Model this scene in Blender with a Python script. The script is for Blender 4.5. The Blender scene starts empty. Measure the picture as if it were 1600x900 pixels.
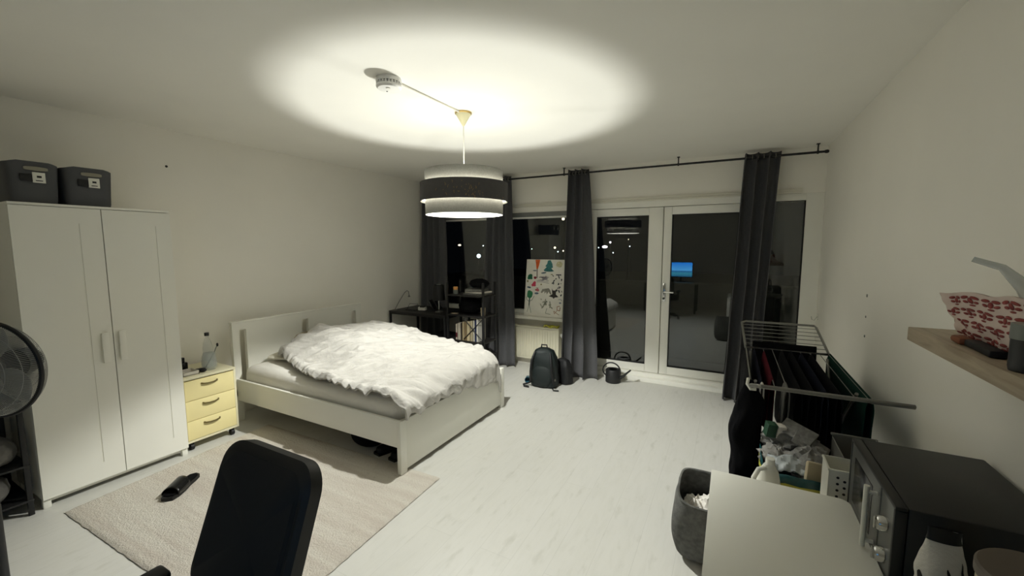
import bpy, bmesh, math, random
from mathutils import Vector, Matrix, noise, Euler

# ---------------------------------------------------------------- camera, world, exposure
scene = bpy.context.scene
COL = scene.collection
F_PX, YAW, PITCH, ROLL, CAM_H = 643.8723, -0.4886, -0.1006, -0.0015, 1.634
cam_data = bpy.data.cameras.new('camera')
cam = bpy.data.objects.new('camera', cam_data)
COL.objects.link(cam)
cam_data.sensor_fit = 'HORIZONTAL'
cam_data.sensor_width = 36.0
cam_data.lens = F_PX * 36.0 / 1600.0
cam_data.clip_start = 0.02
cam_data.clip_end = 400.0
_w = Vector((math.sin(YAW) * math.cos(PITCH), math.cos(YAW) * math.cos(PITCH), math.sin(PITCH)))
_r0 = Vector((math.cos(YAW), -math.sin(YAW), 0.0))
_u0 = _r0.cross(_w)
_r = _r0 * math.cos(ROLL) + _u0 * math.sin(ROLL)
_u = -_r0 * math.sin(ROLL) + _u0 * math.cos(ROLL)
cam.matrix_world = Matrix(((_r.x, _u.x, -_w.x, 0.0), (_r.y, _u.y, -_w.y, 0.0), (_r.z, _u.z, -_w.z, CAM_H), (0, 0, 0, 1)))
scene.camera = cam

world = bpy.data.worlds.new('night_sky')
scene.world = world
world.use_nodes = True
world.node_tree.nodes['Background'].inputs['Color'].default_value = (0.010, 0.012, 0.016, 1)
world.node_tree.nodes['Background'].inputs['Strength'].default_value = 0.12

BULB_WATTS = 418.0     # the bulb's output
BULB_LIFT = 0.32        # share of it thrown upwards
BULB_NADIR = 0.74      # how much weaker the bulb shines straight down, along its axis
BULB_WING = 2.8        # how far the bulb's upward light leans outwards (bat-wing spread)
BULB_COLOR = (1.0, 0.98, 0.935)
scene.view_settings.view_transform = 'Standard'
scene.view_settings.look = 'None'
scene.view_settings.gamma = 1.0
scene.view_settings.use_curve_mapping = False
scene.view_settings.exposure = 0.0
scene.cycles.use_denoising = True
scene.cycles.max_bounces = 12
scene.cycles.diffuse_bounces = 7
scene.cycles.glossy_bounces = 4
scene.cycles.transparent_max_bounces = 16
scene.cycles.sample_clamp_indirect = 6.0
scene.cycles.caustics_reflective = False
scene.cycles.caustics_refractive = False

# ---------------------------------------------------------------- materials
def srgb(r, g, b):
    def f(c):
        c /= 255.0
        return c / 12.92 if c <= 0.04045 else ((c + 0.055) / 1.055) ** 2.4
    return (f(r), f(g), f(b), 1.0)

class NT:
    def __init__(self, name):
        self.m = bpy.data.materials.new(name)
        self.m.use_nodes = True
        self.t = self.m.node_tree
        self.p = self.t.nodes['Principled BSDF']
        self.out = self.t.nodes['Material Output']
    def n(self, typ, **kw):
        nd = self.t.nodes.new(typ)
        for k, v in kw.items():
            if k.startswith('i_'):
                nd.inputs[k[2:].replace('_', ' ')].default_value = v
            else:
                setattr(nd, k, v)
        return nd
    def l(self, a, b):
        self.t.links.new(a, b)
    def coord(self, scale=(1, 1, 1), rot=(0, 0, 0), what='Object'):
        tc = self.n('ShaderNodeTexCoord')
        mp = self.n('ShaderNodeMapping')
        mp.inputs['Scale'].default_value = scale
        mp.inputs['Rotation'].default_value = rot
        self.l(tc.outputs[what], mp.inputs['Vector'])
        return mp.outputs['Vector']
    def mixc(self, fac, a, b):
        mx = self.n('ShaderNodeMix', data_type='RGBA')
        if isinstance(fac, float): mx.inputs[0].default_value = fac
        else: self.l(fac, mx.inputs[0])
        for s, v in ((6, a), (7, b)):
            if isinstance(v, tuple): mx.inputs[s].default_value = v
            else: self.l(v, mx.inputs[s])
        return mx.outputs[2]
    def ramp(self, fac, stops):
        r = self.n('ShaderNodeValToRGB')
        e = r.color_ramp.elements
        while len(e) < len(stops): e.new(0.5)
        for i, (p, c) in enumerate(stops):
            e[i].position = p
            e[i].color = c if isinstance(c, tuple) else (c, c, c, 1)
        self.l(fac, r.inputs[0])
        return r.outputs[0]
    def bump(self, h, strength=0.3, dist=0.01):
        b = self.n('ShaderNodeBump')
        b.inputs['Strength'].default_value = strength
        b.inputs['Distance'].default_value = dist
        self.l(h, b.inputs['Height'])
        self.l(b.outputs[0], self.p.inputs['Normal'])

def mat(name, c, rough=0.5, metal=0.0, var=0.06, nscale=8.0, bump=0.0, bscale=80.0, bdist=0.004, spec=None, stretch=(1, 1, 1), sheen=0.0):
    """a plain procedural surface: base colour with a soft noise of its own and an optional grain"""
    k = NT(name)
    c = srgb(*c)
    v = k.coord(stretch)
    nz = k.n('ShaderNodeTexNoise')
    nz.inputs['Scale'].default_value = nscale
    nz.inputs['Detail'].default_value = 4.0
    k.l(v, nz.inputs['Vector'])
    lo = tuple(x * (1 - var) for x in c[:3]) + (1,)
    hi = tuple(min(1, x * (1 + var)) for x in c[:3]) + (1,)
    k.l(k.ramp(nz.outputs[0], [(0.3, lo), (0.7, hi)]), k.p.inputs['Base Color'])
    k.p.inputs['Roughness'].default_value = rough
    k.p.inputs['Metallic'].default_value = metal
    if spec is not None: k.p.inputs['Specular IOR Level'].default_value = spec
    if sheen: k.p.inputs['Sheen Weight'].default_value = sheen
    if bump:
        b = k.n('ShaderNodeTexNoise')
        b.inputs['Scale'].default_value = bscale
        b.inputs['Detail'].default_value = 3.0
        k.l(v, b.inputs['Vector'])
        k.bump(b.outputs[0], bump, bdist)
    return k.m

M = {}
M['wall'] = mat('wall_paint', (244, 241, 232), 0.9, var=0.02, nscale=1.5, bump=0.15, bscale=60, bdist=0.002, spec=0.2)
M['ceiling'] = mat('ceiling_paint', (243, 241, 233), 0.95, var=0.015, nscale=2, bump=0.12, bscale=90, bdist=0.002, spec=0.1)
M['wall_far'] = mat('wall_paint_dimmed', (214, 210, 200), 0.9, var=0.03, nscale=1.5)  # the other walls' paint with shade put into the colour, to bounce less light
M['fanwire'] = mat('pale_grey_fan_wire', (158, 158, 153), 0.5)
M['trim'] = mat('white_gloss_trim', (226, 223, 210), 0.4, var=0.02, nscale=3)
M['upvc'] = mat('white_window_frame', (243, 242, 234), 0.35, var=0.02, nscale=3)
M['gasket'] = mat('black_gasket', (18, 18, 18), 0.6)
M['greybar'] = mat('grey_vent_bar', (120, 121, 118), 0.5)
M['white_furn'] = mat('white_foil_furniture', (236, 235, 226), 0.45, var=0.015, nscale=2)
M['white_bed'] = mat('white_painted_board', (236, 235, 226), 0.42, var=0.015, nscale=2)
M['white_plastic'] = mat('white_plastic', (225, 224, 214), 0.4, var=0.02)
M['yellow'] = mat('pale_yellow_foil', (236, 223, 166), 0.45, var=0.03, nscale=4)
M['cream'] = mat('cream_laminate', (226, 220, 188), 0.45, var=0.03, nscale=4)
M['nickel'] = mat('brushed_nickel', (150, 146, 138), 0.3, 1.0)
M['bronze'] = mat('aged_brass_pull', (120, 108, 72), 0.35, 0.8)
M['chrome'] = mat('chrome', (200, 200, 198), 0.12, 1.0, var=0.02)
M['silver'] = mat('silver_paint', (112, 113, 110), 0.35, 0.6, var=0.03)
M['rackgrey'] = mat('grey_coated_wire', (120, 119, 113), 0.4, 0.2)
M['blackmetal'] = mat('black_powder_coat', (22, 22, 23), 0.5)
M['black'] = mat('matt_black', (14, 14, 15), 0.6)
M['blackgloss'] = mat('gloss_black', (12, 12, 13), 0.2)
M['micro_top'] = mat('black_painted_steel', (24, 24, 23), 0.5, var=0.05, nscale=30, bump=0.05, bscale=400)
M['black_wood'] = mat('black_brown_board', (28, 26, 25), 0.5, var=0.15, nscale=20, stretch=(1, 8, 8))
M['black_mesh'] = mat('black_chair_mesh', (13, 14, 17), 0.75, bump=0.4, bscale=900, bdist=0.001)
M['black_fabric'] = mat('black_cloth', (14, 14, 16), 0.95, bump=0.4, bscale=300, bdist=0.002, spec=0.1)
M['navy_fabric'] = mat('navy_cloth', (22, 24, 34), 0.95, bump=0.4, bscale=300, bdist=0.002, spec=0.1)
M['green_fabric'] = mat('dark_green_cloth', (14, 44, 36), 0.95, bump=0.4, bscale=300, bdist=0.002, spec=0.1)
M['maroon'] = mat('maroon_cloth', (78, 24, 32), 0.95, bump=0.4, bscale=300, bdist=0.002, spec=0.1)
M['white_cloth'] = mat('white_cloth', (214, 210, 202), 0.9, bump=0.5, bscale=120, bdist=0.003)
M['grey_cloth'] = mat('grey_cloth', (104, 102, 98), 0.95, bump=0.5, bscale=200, bdist=0.003)
M['felt'] = mat('grey_felt', (96, 96, 93), 0.98, var=0.22, nscale=40, bump=0.6, bscale=250, bdist=0.004, spec=0.1)
M['curtain'] = mat('charcoal_curtain', (92, 92, 94), 0.95, var=0.05, nscale=60, bump=0.35, bscale=500, bdist=0.001, spec=0.1)
M['boxgrey'] = mat('grey_box_plastic', (74, 75, 78), 0.6, var=0.05)
M['boxhole'] = mat('box_inner_light', (150, 146, 130), 0.8)
M['backpack'] = mat('dark_green_backpack_nylon', (15, 26, 26), 0.6, var=0.12, bump=0.3, bscale=300, bdist=0.002)
M['backpack2'] = mat('black_backpack_nylon', (18, 19, 21), 0.6, bump=0.3, bscale=300, bdist=0.002)
M['bluething'] = mat('teal_blue_plastic', (40, 92, 110), 0.4)
M['can'] = mat('anthracite_watering_can', (30, 31, 32), 0.5, var=0.08)
M['radiator'] = mat('cream_radiator_enamel', (226, 222, 200), 0.35, var=0.01)
M['pile'] = mat('white_paper', (205, 200, 190), 0.8, var=0.08, nscale=20)
M['paper_grey'] = mat('grey_newsprint', (112, 111, 107), 0.85, var=0.35, nscale=50)
M['kraft'] = mat('beige_kraft_paper', (160, 148, 122), 0.85, var=0.1)
M['carton_green'] = mat('green_carton', (34, 70, 48), 0.6, var=0.2, nscale=30)
M['teal_film'] = mat('dark_teal_plastic', (24, 66, 68), 0.25, var=0.3, nscale=20)
M['blue_film'] = mat('blue_plastic', (38, 50, 120), 0.3, var=0.3)
M['yellow_film'] = mat('yellow_plastic', (170, 168, 62), 0.4)
M['wood'] = None
M['terracotta'] = mat('terracotta_brown', (128, 74, 46), 0.6)
M['brownlid'] = mat('brown_lid', (92, 82, 72), 0.5)
M['beige_metal'] = mat('champagne_metal', (186, 178, 140), 0.3, 0.7)
M['candle_wax'] = mat('orange_wax', (232, 168, 96), 0.6)
M['greyglass'] = mat('grey_frosted_jar', (120, 124, 118), 0.3)
M['duvet'] = mat('white_cotton_duvet', (188, 185, 179), 0.9, var=0.02, nscale=6, bump=0.55, bscale=38, bdist=0.010, spec=0.2, sheen=0.1)
M['sheet'] = mat('white_fitted_sheet', (228, 225, 218), 0.9, var=0.02, nscale=6, bump=0.4, bscale=20, bdist=0.010, spec=0.2)
M['pillow'] = mat('white_pillow_cotton', (226, 221, 206), 0.9, var=0.03, nscale=6, bump=0.4, bscale=25, bdist=0.008, spec=0.2)
M['ceramic'] = mat('ivory_ceiling_cup', (232, 226, 190), 0.4)
M['detector'] = mat('white_detector_plastic', (228, 227, 222), 0.45)
M['cable'] = mat('white_cable', (226, 224, 214), 0.5)
M['brass_ring'] = mat('brass_ring', (176, 150, 90), 0.3, 0.8)
M['band'] = mat('charcoal_velvet_band', (62, 60, 58), 0.8, var=0.1, nscale=30, bump=0.2, bscale=200)
M['floorbox'] = mat('brown_cardboard', (140, 116, 84), 0.85, var=0.08)
M['desk_white'] = mat('pale_desk_top', (170, 168, 160), 0.4)
M['concrete'] = mat('balcony_concrete', (70, 68, 64), 0.9, var=0.2, nscale=5)
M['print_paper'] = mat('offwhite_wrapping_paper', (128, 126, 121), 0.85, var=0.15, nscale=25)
M['ground'] = mat('dark_ground', (24, 26, 26), 0.95, var=0.3, nscale=0.2)

def floor_mat():
    k = NT('grey_oak_laminate')
    v = k.coord((1, 1, 1), (0, 0, math.pi / 2))
    br = k.n('ShaderNodeTexBrick')
    br.offset = 0.37
    br.inputs['Scale'].default_value = 1.0
    br.inputs['Mortar Size'].default_value = 0.0016
    br.inputs['Mortar Smooth'].default_value = 0.2
    br.inputs['Brick Width'].default_value = 1.29
    br.inputs['Row Height'].default_value = 0.19
    br.inputs['Color1'].default_value = srgb(207, 206, 199)
    br.inputs['Color2'].default_value = srgb(212, 211, 205)
    br.inputs['Mortar'].default_value = srgb(188, 187, 180)
    k.l(v, br.inputs['Vector'])
    v2 = k.coord((13, 2.2, 1))
    nz = k.n('ShaderNodeTexNoise', i_Scale=2.2, i_Detail=7.0, i_Roughness=0.62, i_Distortion=0.6)
    k.l(v2, nz.inputs['Vector'])
    v3 = k.coord((9, 3.0, 1))
    nb = k.n('ShaderNodeTexNoise', i_Scale=1.7, i_Detail=3.0)
    k.l(v3, nb.inputs['Vector'])
    streak = k.ramp(nz.outputs[0], [(0.28, srgb(203, 202, 195)), (0.5, srgb(211, 210, 204)), (0.75, srgb(215, 214, 209))])
    spots = k.ramp(nb.outputs[0], [(0.24, srgb(222, 222, 216)), (0.40, (1, 1, 1, 1))])
    mx = k.n('ShaderNodeMix', data_type='RGBA', blend_type='MULTIPLY')
    mx.inputs[0].default_value = 0.5
    c = k.mixc(0.55, br.outputs['Color'], streak)
    k.l(c, mx.inputs[6]); k.l(spots, mx.inputs[7])
    k.l(mx.outputs[2], k.p.inputs['Base Color'])
    k.p.inputs['Roughness'].default_value = 0.42
    k.p.inputs['Specular IOR Level'].default_value = 0.35
    k.bump(nz.outputs[0], 0.04, 0.001)
    return k.m
M['floor'] = floor_mat()

def wood_mat():
    k = NT('light_oak_shelf')
    v = k.coord((14, 1.5, 14))
    nz = k.n('ShaderNodeTexNoise', i_Scale=2.0, i_Detail=6.0, i_Distortion=1.2)
    k.l(v, nz.inputs['Vector'])
    k.l(k.ramp(nz.outputs[0], [(0.3, srgb(142, 127, 106)), (0.7, srgb(176, 162, 140))]), k.p.inputs['Base Color'])
    k.p.inputs['Roughness'].default_value = 0.55
    return k.m
M['wood'] = wood_mat()

def rug_mat():
    k = NT('cream_pile_rug')
    v = k.coord((0.6, 7.5, 1))
    nz = k.n('ShaderNodeTexNoise', i_Scale=1.6, i_Detail=3.0, i_Distortion=0.4)
    k.l(v, nz.inputs['Vector'])
    v2 = k.coord((1, 1, 1))
    n2 = k.n('ShaderNodeTexNoise', i_Scale=90.0, i_Detail=4.0, i_Roughness=0.7)
    k.l(v2, n2.inputs['Vector'])
    n3 = k.n('ShaderNodeTexNoise', i_Scale=22.0, i_Detail=5.0, i_Roughness=0.7)
    k.l(v2, n3.inputs['Vector'])
    base = k.ramp(nz.outputs[0], [(0.35, srgb(210, 201, 190)), (0.6, srgb(224, 219, 208))])
    c = k.mixc(k.ramp(n2.outputs[0], [(0.35, 0.0), (0.65, 1.0)]), srgb(196, 187, 174), base)
    c = k.mixc(0.65, c, base)
    c = k.mixc(k.ramp(n3.outputs[0], [(0.58, 0.0), (0.78, 0.55)]), c, srgb(172, 164, 150))
    k.l(c, k.p.inputs['Base Color'])
    k.p.inputs['Roughness'].default_value = 1.0
    k.p.inputs['Specular IOR Level'].default_value = 0.05
    k.bump(n2.outputs[0], 0.9, 0.012)
    return k.m
M['rug'] = rug_mat()

def glass_pane_mat(name, f0):
    k = NT(name)
    lw = k.n('ShaderNodeLayerWeight')
    lw.inputs['Blend'].default_value = 0.5
    p5 = k.n('ShaderNodeMath', operation='POWER'); p5.inputs[1].default_value = 5.0
    k.l(lw.outputs['Facing'], p5.inputs[0])
    ml = k.n('ShaderNodeMath', operation='MULTIPLY_ADD'); ml.inputs[1].default_value = 1 - f0; ml.inputs[2].default_value = f0
    k.l(p5.outputs[0], ml.inputs[0])
    tr = k.n('ShaderNodeBsdfTransparent')
    tr.inputs[0].default_value = (0.93, 0.96, 0.95, 1)
    gl = k.n('ShaderNodeBsdfGlossy'); gl.inputs['Roughness'].default_value = 0.0
    mx = k.n('ShaderNodeMixShader')
    k.l(ml.outputs[0], mx.inputs[0]); k.l(tr.outputs[0], mx.inputs[1]); k.l(gl.outputs[0], mx.inputs[2])
    k.l(mx.outputs[0], k.out.inputs['Surface'])
    return k.m
M['pane'] = glass_pane_mat('double_glazing', 0.08)
M['clear'] = glass_pane_mat('clear_plastic', 0.04)

def tinted_clear(name, c, alpha, rough=0.2):
    k = NT(name)
    k.p.inputs['Base Color'].default_value = srgb(*c)
    k.p.inputs['Roughness'].default_value = rough
    k.p.inputs['Alpha'].default_value = alpha
    nz = k.n('ShaderNodeTexNoise', i_Scale=30.0)
    k.bump(nz.outputs[0], 0.3, 0.004)
    return k.m
M['bottle'] = tinted_clear('clear_blue_grey_glass', (190, 198, 198), 0.26, 0.08)
M['plasticbag'] = tinted_clear('clear_plastic_film', (190, 196, 196), 0.5, 0.15)
M['fanfilm'] = tinted_clear('fan_guard_haze', (120, 120, 116), 0.35, 0.4)

def shade_mat():
    k = NT('translucent_grey_lampshade')
    df = k.n('ShaderNodeBsdfDiffuse'); tl = k.n('ShaderNodeBsdfTranslucent')
    v = k.coord((40, 40, 40)); nz = k.n('ShaderNodeTexNoise', i_Scale=3.0, i_Detail=3.0); k.l(v, nz.inputs['Vector'])
    c = k.ramp(nz.outputs[0], [(0.3, srgb(128, 127, 121)), (0.7, srgb(142, 141, 135))])
    k.l(c, df.inputs[0]); tl.inputs[0].default_value = srgb(120, 119, 112)
    mx = k.n('ShaderNodeMixShader'); mx.inputs[0].default_value = 0.13
    k.l(df.outputs[0], mx.inputs[1]); k.l(tl.outputs[0], mx.inputs[2])
    k.l(mx.outputs[0], k.out.inputs['Surface'])
    return k.m
M['shade'] = shade_mat()

def emit(name, c, s):
    k = NT(name)
    e = k.n('ShaderNodeEmission')
    e.inputs[0].default_value = tuple(c) + (1,)
    e.inputs[1].default_value = s
    k.l(e.outputs[0], k.out.inputs['Surface'])
    return k.m

# ---------------------------------------------------------------- mesh helpers
class MB:
    def __init__(self): self.bm = bmesh.new()
    def _add(self, tmp, mtx=None):
        me = bpy.data.meshes.new('tmp')
        tmp.to_mesh(me); tmp.free()
        if mtx is not None: me.transform(mtx)
        self.bm.from_mesh(me)
        bpy.data.meshes.remove(me)
        return self
    def box(self, c, s, bevel=0.0, rot=(0, 0, 0), seg=2):
        t = bmesh.new()
        bmesh.ops.create_cube(t, size=1.0)
        bmesh.ops.scale(t, vec=s, verts=t.verts)
        if bevel: bmesh.ops.bevel(t, geom=list(t.edges), offset=bevel, segments=seg, affect='EDGES', profile=0.5)
        return self._add(t, Matrix.Translation(c) @ Euler(rot).to_matrix().to_4x4())
    def bx(self, x0, x1, y0, y1, z0, z1, bevel=0.0):
        return self.box(((x0 + x1) / 2, (y0 + y1) / 2, (z0 + z1) / 2), (abs(x1 - x0), abs(y1 - y0), abs(z1 - z0)), bevel)
    def cyl(self, a, b, r, r2=None, n=20, cap=True):
        a, b = Vector(a), Vector(b)
        d = b - a
        t = bmesh.new()
        bmesh.ops.create_cone(t, cap_ends=cap, segments=n, radius1=r, radius2=r if r2 is None else r2, depth=d.length)
        q = Vector((0, 0, 1)).rotation_difference(d.normalized())
        return self._add(t, Matrix.Translation((a + b) / 2) @ q.to_matrix().to_4x4())
    def tube(self, pts, r, n=8, closed=False):
        pts = [Vector(p) for p in pts]
        N = len(pts)
        rings = []
        prev = None
        for i, p in enumerate(pts):
            if closed: d = pts[(i + 1) % N] - pts[i - 1]
            else: d = pts[min(i + 1, N - 1)] - pts[max(i - 1, 0)]
            d.normalize()
            if prev is None:
                up = Vector((0, 0, 1)) if abs(d.z) < 0.95 else Vector((1, 0, 0))
                x = d.cross(up).normalized()
            else:
                x = (prev - d * prev.dot(d)).normalized()
            prev = x
            y = d.cross(x)
            rr = r[i] if isinstance(r, (list, tuple)) else r
            rings.append([self.bm.verts.new(p + (x * math.cos(a) + y * math.sin(a)) * rr) for a in [2 * math.pi * k / n for k in range(n)]])
        for i in range(N if closed else N - 1):
            A, B = rings[i], rings[(i + 1) % N]
            for k in range(n):
                self.bm.faces.new((A[k], A[(k + 1) % n], B[(k + 1) % n], B[k]))
        if not closed:
            self.bm.faces.new(rings[0][::-1]); self.bm.faces.new(rings[-1])
        return self
    def lathe(self, prof, c=(0, 0, 0), n=32, sx=1.0, sy=1.0, rot=None):
        """prof: (radius, z) pairs; closes where the radius is 0"""
        t = bmesh.new()
        rings = []
        for r, z in prof:
            if r < 1e-6: rings.append([t.verts.new((0, 0, z))])
            else: rings.append([t.verts.new((r * sx * math.cos(2 * math.pi * k / n), r * sy * math.sin(2 * math.pi * k / n), z)) for k in range(n)])
        for A, B in zip(rings, rings[1:]):
            for k in range(n):
                k2 = (k + 1) % n
                if len(A) == 1 and len(B) == 1: continue
                if len(A) == 1: t.faces.new((A[0], B[k2], B[k]))
                elif len(B) == 1: t.faces.new((A[k], A[k2], B[0]))
                else: t.faces.new((A[k], A[k2], B[k2], B[k]))
        mtx = Matrix.Translation(c)
        if rot is not None: mtx = mtx @ Euler(rot).to_matrix().to_4x4()
        return self._add(t, mtx)
    def prism(self, poly, axis, a, b):
        """extrude a 2-D outline along an axis from a to b"""
        def P(u, v, w):
            return {'x': (w, u, v), 'y': (u, w, v), 'z': (u, v, w)}[axis]
        A = [self.bm.verts.new(P(u, v, a)) for u, v in poly]
        B = [self.bm.verts.new(P(u, v, b)) for u, v in poly]
        n = len(poly)
        self.bm.faces.new(A[::-1]); self.bm.faces.new(B)
        for i in range(n):
            self.bm.faces.new((A[i], A[(i + 1) % n], B[(i + 1) % n], B[i]))
        return self
    def grid(self, fn, nu, nv, wrap=False):
        vs = [[self.bm.verts.new(fn(i / nu, j / nv)) for j in range(nv + 1)] for i in range(nu if wrap else nu + 1)]
        for i in range(nu):
            A, B = vs[i], vs[(i + 1) % len(vs)]
            for j in range(nv):
                self.bm.faces.new((A[j], B[j], B[j + 1], A[j + 1]))
        return self
    def ball(self, c, r, n=16, s=(1, 1, 1), rot=(0, 0, 0)):
        t = bmesh.new()
        bmesh.ops.create_uvsphere(t, u_segments=n, v_segments=max(6, n // 2), radius=r)
        return self._add(t, Matrix.Translation(c) @ Euler(rot).to_matrix().to_4x4() @ Matrix.Diagonal((*s, 1)))
    def move(self, mtx):
        bmesh.ops.transform(self.bm, matrix=mtx, verts=self.bm.verts)
        return self
    def build(self, name, m, parent=None, solid=0.0, sub=0, angle=38, label=None, world=True):
        bmesh.ops.recalc_face_normals(self.bm, faces=self.bm.faces)
        me = bpy.data.meshes.new(name)
        for f in self.bm.faces: f.smooth = True
        self.bm.to_mesh(me); self.bm.free()
        me.set_sharp_from_angle(angle=math.radians(angle))
        if isinstance(m, str): m = M[m]
        me.materials.append(m)
        o = bpy.data.objects.new(name, me)
        COL.objects.link(o)
        if solid:
            md = o.modifiers.new('solidify', 'SOLIDIFY'); md.thickness = solid; md.offset = 0.0
        if sub:
            md = o.modifiers.new('subsurf', 'SUBSURF'); md.levels = sub; md.render_levels = sub
        if parent is not None:
            o.parent = parent
            if world:
                root = parent
                off = Vector((0, 0, 0))
                while root is not None:
                    off += root.location; root = root.parent
                me.transform(Matrix.Translation(-off))
        if label: o['label'] = label
        return o

def tag(o, label, cat, group=None, kind=None):
    o['label'] = label; o['category'] = cat
    if group: o['group'] = group
    if kind: o['kind'] = kind
    return o
def thing(name, label, cat, loc=(0, 0, 0), group=None, rz=0.0):
    o = bpy.data.objects.new(name, None)
    COL.objects.link(o)
    o.empty_display_size = 0.1
    o.location = loc
    o.rotation_euler = (0, 0, rz)
    return tag(o, label, cat, group)
def single(name, mb, m, label, cat, group=None, loc=None, **kw):
    """a thing that is one mesh; its origin goes to loc"""
    o = mb.build(name, m, **kw)
    if loc is not None:
        o.data.transform(Matrix.Translation(-Vector(loc))); o.location = loc
    return tag(o, label, cat, group)
def struct(name, mb, m, parent=None, label=None, cat=None, **kw):
    o = mb.build(name, m, parent, **kw)
    if parent is None:
        o['kind'] = 'structure'
        if label: o['label'] = label
        if cat: o['category'] = cat
    return o
def copy_tree(o, parent=None):
    c = o.copy(); COL.objects.link(c)
    if parent is not None: c.parent = parent
    for ch in list(o.children): copy_tree(ch, c)
    return c
def sm(a, b, x):
    t = max(0.0, min(1.0, (x - a) / (b - a)))
    return t * t * (3 - 2 * t)
def nz(x, y, z=0.0): return noise.noise(Vector((x, y, z)))
rnd = random.Random(7)
PI = math.pi

# ---------------------------------------------------------------- room shell
XL, XR, YB, YF, ZC = -4.22, 0.79, 5.116, -1.45, 2.61
b = MB().bx(XL - 0.2, XR + 0.2, YF - 0.2, 5.32, -0.12, 0.0)
struct('floor', b, 'floor', label='pale grey oak laminate floor of the whole room', cat='floor')
struct('ceiling', MB().bx(XL - 0.2, XR + 0.2, YF - 0.2, 5.32, ZC, ZC + 0.12), 'ceiling', label='white ceiling with the round pool of lamp light', cat='ceiling')
struct('wall_left', MB().bx(XL - 0.2, XL, YF - 0.2, 5.32, 0, ZC), 'wall', label='plain off-white wall behind wardrobe and bed', cat='wall')
struct('wall_right', MB().bx(XR, XR + 0.2, YF - 0.2, 5.32, 0, ZC), 'wall', label='plain off-white wall behind the drying rack and oak shelf', cat='wall')
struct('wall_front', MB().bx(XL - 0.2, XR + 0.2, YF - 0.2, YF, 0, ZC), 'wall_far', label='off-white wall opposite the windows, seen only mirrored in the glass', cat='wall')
b = MB().bx(XL, XR, YB, 5.32, 2.165, ZC).bx(XL, -1.62, YB, 5.32, 0, 0.655).bx(XL, -1.612, YB, 5.32, 2.092, 2.1655)
struct('wall_back', b, 'wall', label='off-white strip of wall above and below the windows', cat='wall')
b = MB().bx(XL, 0.60, 5.09, YB, 2.165, 2.182, 0.004).bx(XL, 0.60, 5.098, YB, 2.182, 2.212, 0.004)
struct('trim_1', b, 'trim', label='painted ledge running along the wall above the windows', cat='trim')
# door surround and threshold
b = MB().bx(-1.62, 0.79, 5.12, 5.30, 2.094, 2.165).bx(-1.62, -1.606, 5.12, 5.30, 0.1, 2.094).bx(0.17, 0.215, 5.10, 5.30, 0.1, 2.165)
struct('trim_2', b, 'upvc', label='white frame around the pair of balcony doors', cat='door frame')
b = MB().bx(-1.62, XR, 5.016, 5.30, 0, 0.052, 0.006).bx(-1.62, XR, 5.07, 5.30, 0.052, 0.096, 0.006)
struct('trim_3', b, 'upvc', label='stepped white threshold under the balcony doors', cat='threshold')

def leaf(name, label, x0, x1, px0, px1, z0=0.1023, z1=2.088, pz0=0.197, pz1=1.998, y=YB):
    t = bpy.data.objects.new(name, None); COL.objects.link(t); t.location = ((x0 + x1) / 2, y, 0)
    t['kind'] = 'structure'; t['label'] = label; t['category'] = 'door'
    bb = MB()
    bb.bx(x0, px0, y, y + 0.055, z0, z1, 0.006).bx(px1, x1, y, y + 0.055, z0, z1, 0.006)
    bb.bx(px0, px1, y, y + 0.055, z0, pz0, 0.004).bx(px0, px1, y, y + 0.055, pz1, z1, 0.004)
    bb.build('door_frame', 'upvc', t)
    g = 0.008
    MB().bx(px0, px0 + g, y + 0.006, y + 0.05, pz0, pz1).bx(px1 - g, px1, y + 0.006, y + 0.05, pz0, pz1).bx(px0, px1, y + 0.006, y + 0.05, pz0, pz0 + g).bx(px0, px1, y + 0.006, y + 0.05, pz1 - g, pz1).build('gasket', 'gasket', t)
    MB().bx(px0, px1, y + 0.026, y + 0.034, pz0, pz1).build('glass_pane', 'pane', t)
    return t
leaf('door_1', 'white balcony door leaf beside the middle curtain, mirroring the lamp', -1.603, -0.7225, -1.512, -0.8846)
d2 = leaf('door_2', 'white balcony door leaf with the lever handle', -0.7145, 0.167, -0.625, 0.075)
h = MB().bx(-0.703, -0.667, 5.106, YB, 0.98, 1.20, 0.005).cyl((-0.685, YB, 1.10), (-0.685, 5.06, 1.10), 0.011).tube([(-0.685, 5.066, 1.10), (-0.66, 5.06, 1.10), (-0.575, 5.06, 1.098)], 0.0105, 10).cyl((-0.685, YB, 1.02), (-0.685, 5.09, 1.02), 0.012)
h.build('lever_handle', 'chrome', d2)

# big window on the left
w1 = bpy.data.objects.new('window_1', None); COL.objects.link(w1); w1.location = (-3.0, 5.15, 0.7)
tag(w1, 'wide dark window above the radiator and behind the desk', 'window', kind='structure')
b = MB().bx(XL, -1.612, 5.12, 5.20, 0.70, 0.755, 0.005).bx(XL, -1.612, 5.12, 5.20, 2.010, 2.034, 0.003).bx(XL, -4.12, 5.12, 5.20, 0.755, 2.010).bx(-1.885, -1.612, 5.12, 5.20, 0.755, 2.165, 0.004)
b.bx(-2.95, -2.87, 5.12, 5.20, 0.755, 2.010, 0.004)
b.build('window_frame', 'upvc', w1)
MB().bx(XL, -1.885, 5.105, 5.19, 2.034, 2.092, 0.006).bx(XL, -1.885, 5.098, 5.105, 2.045, 2.06, 0.002).build('vent_bar', 'greybar', w1)
MB().bx(XL, -1.83, 4.935, 5.20, 0.658, 0.70, 0.006).build('window_sill', 'trim', w1)
MB().bx(-4.12, -2.95, 5.156, 5.164, 0.755, 2.010).build('glass_pane', 'pane', w1)
MB().bx(-2.87, -1.885, 5.156, 5.164, 0.755, 2.010).build('glass_pane', 'pane', w1)
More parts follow.
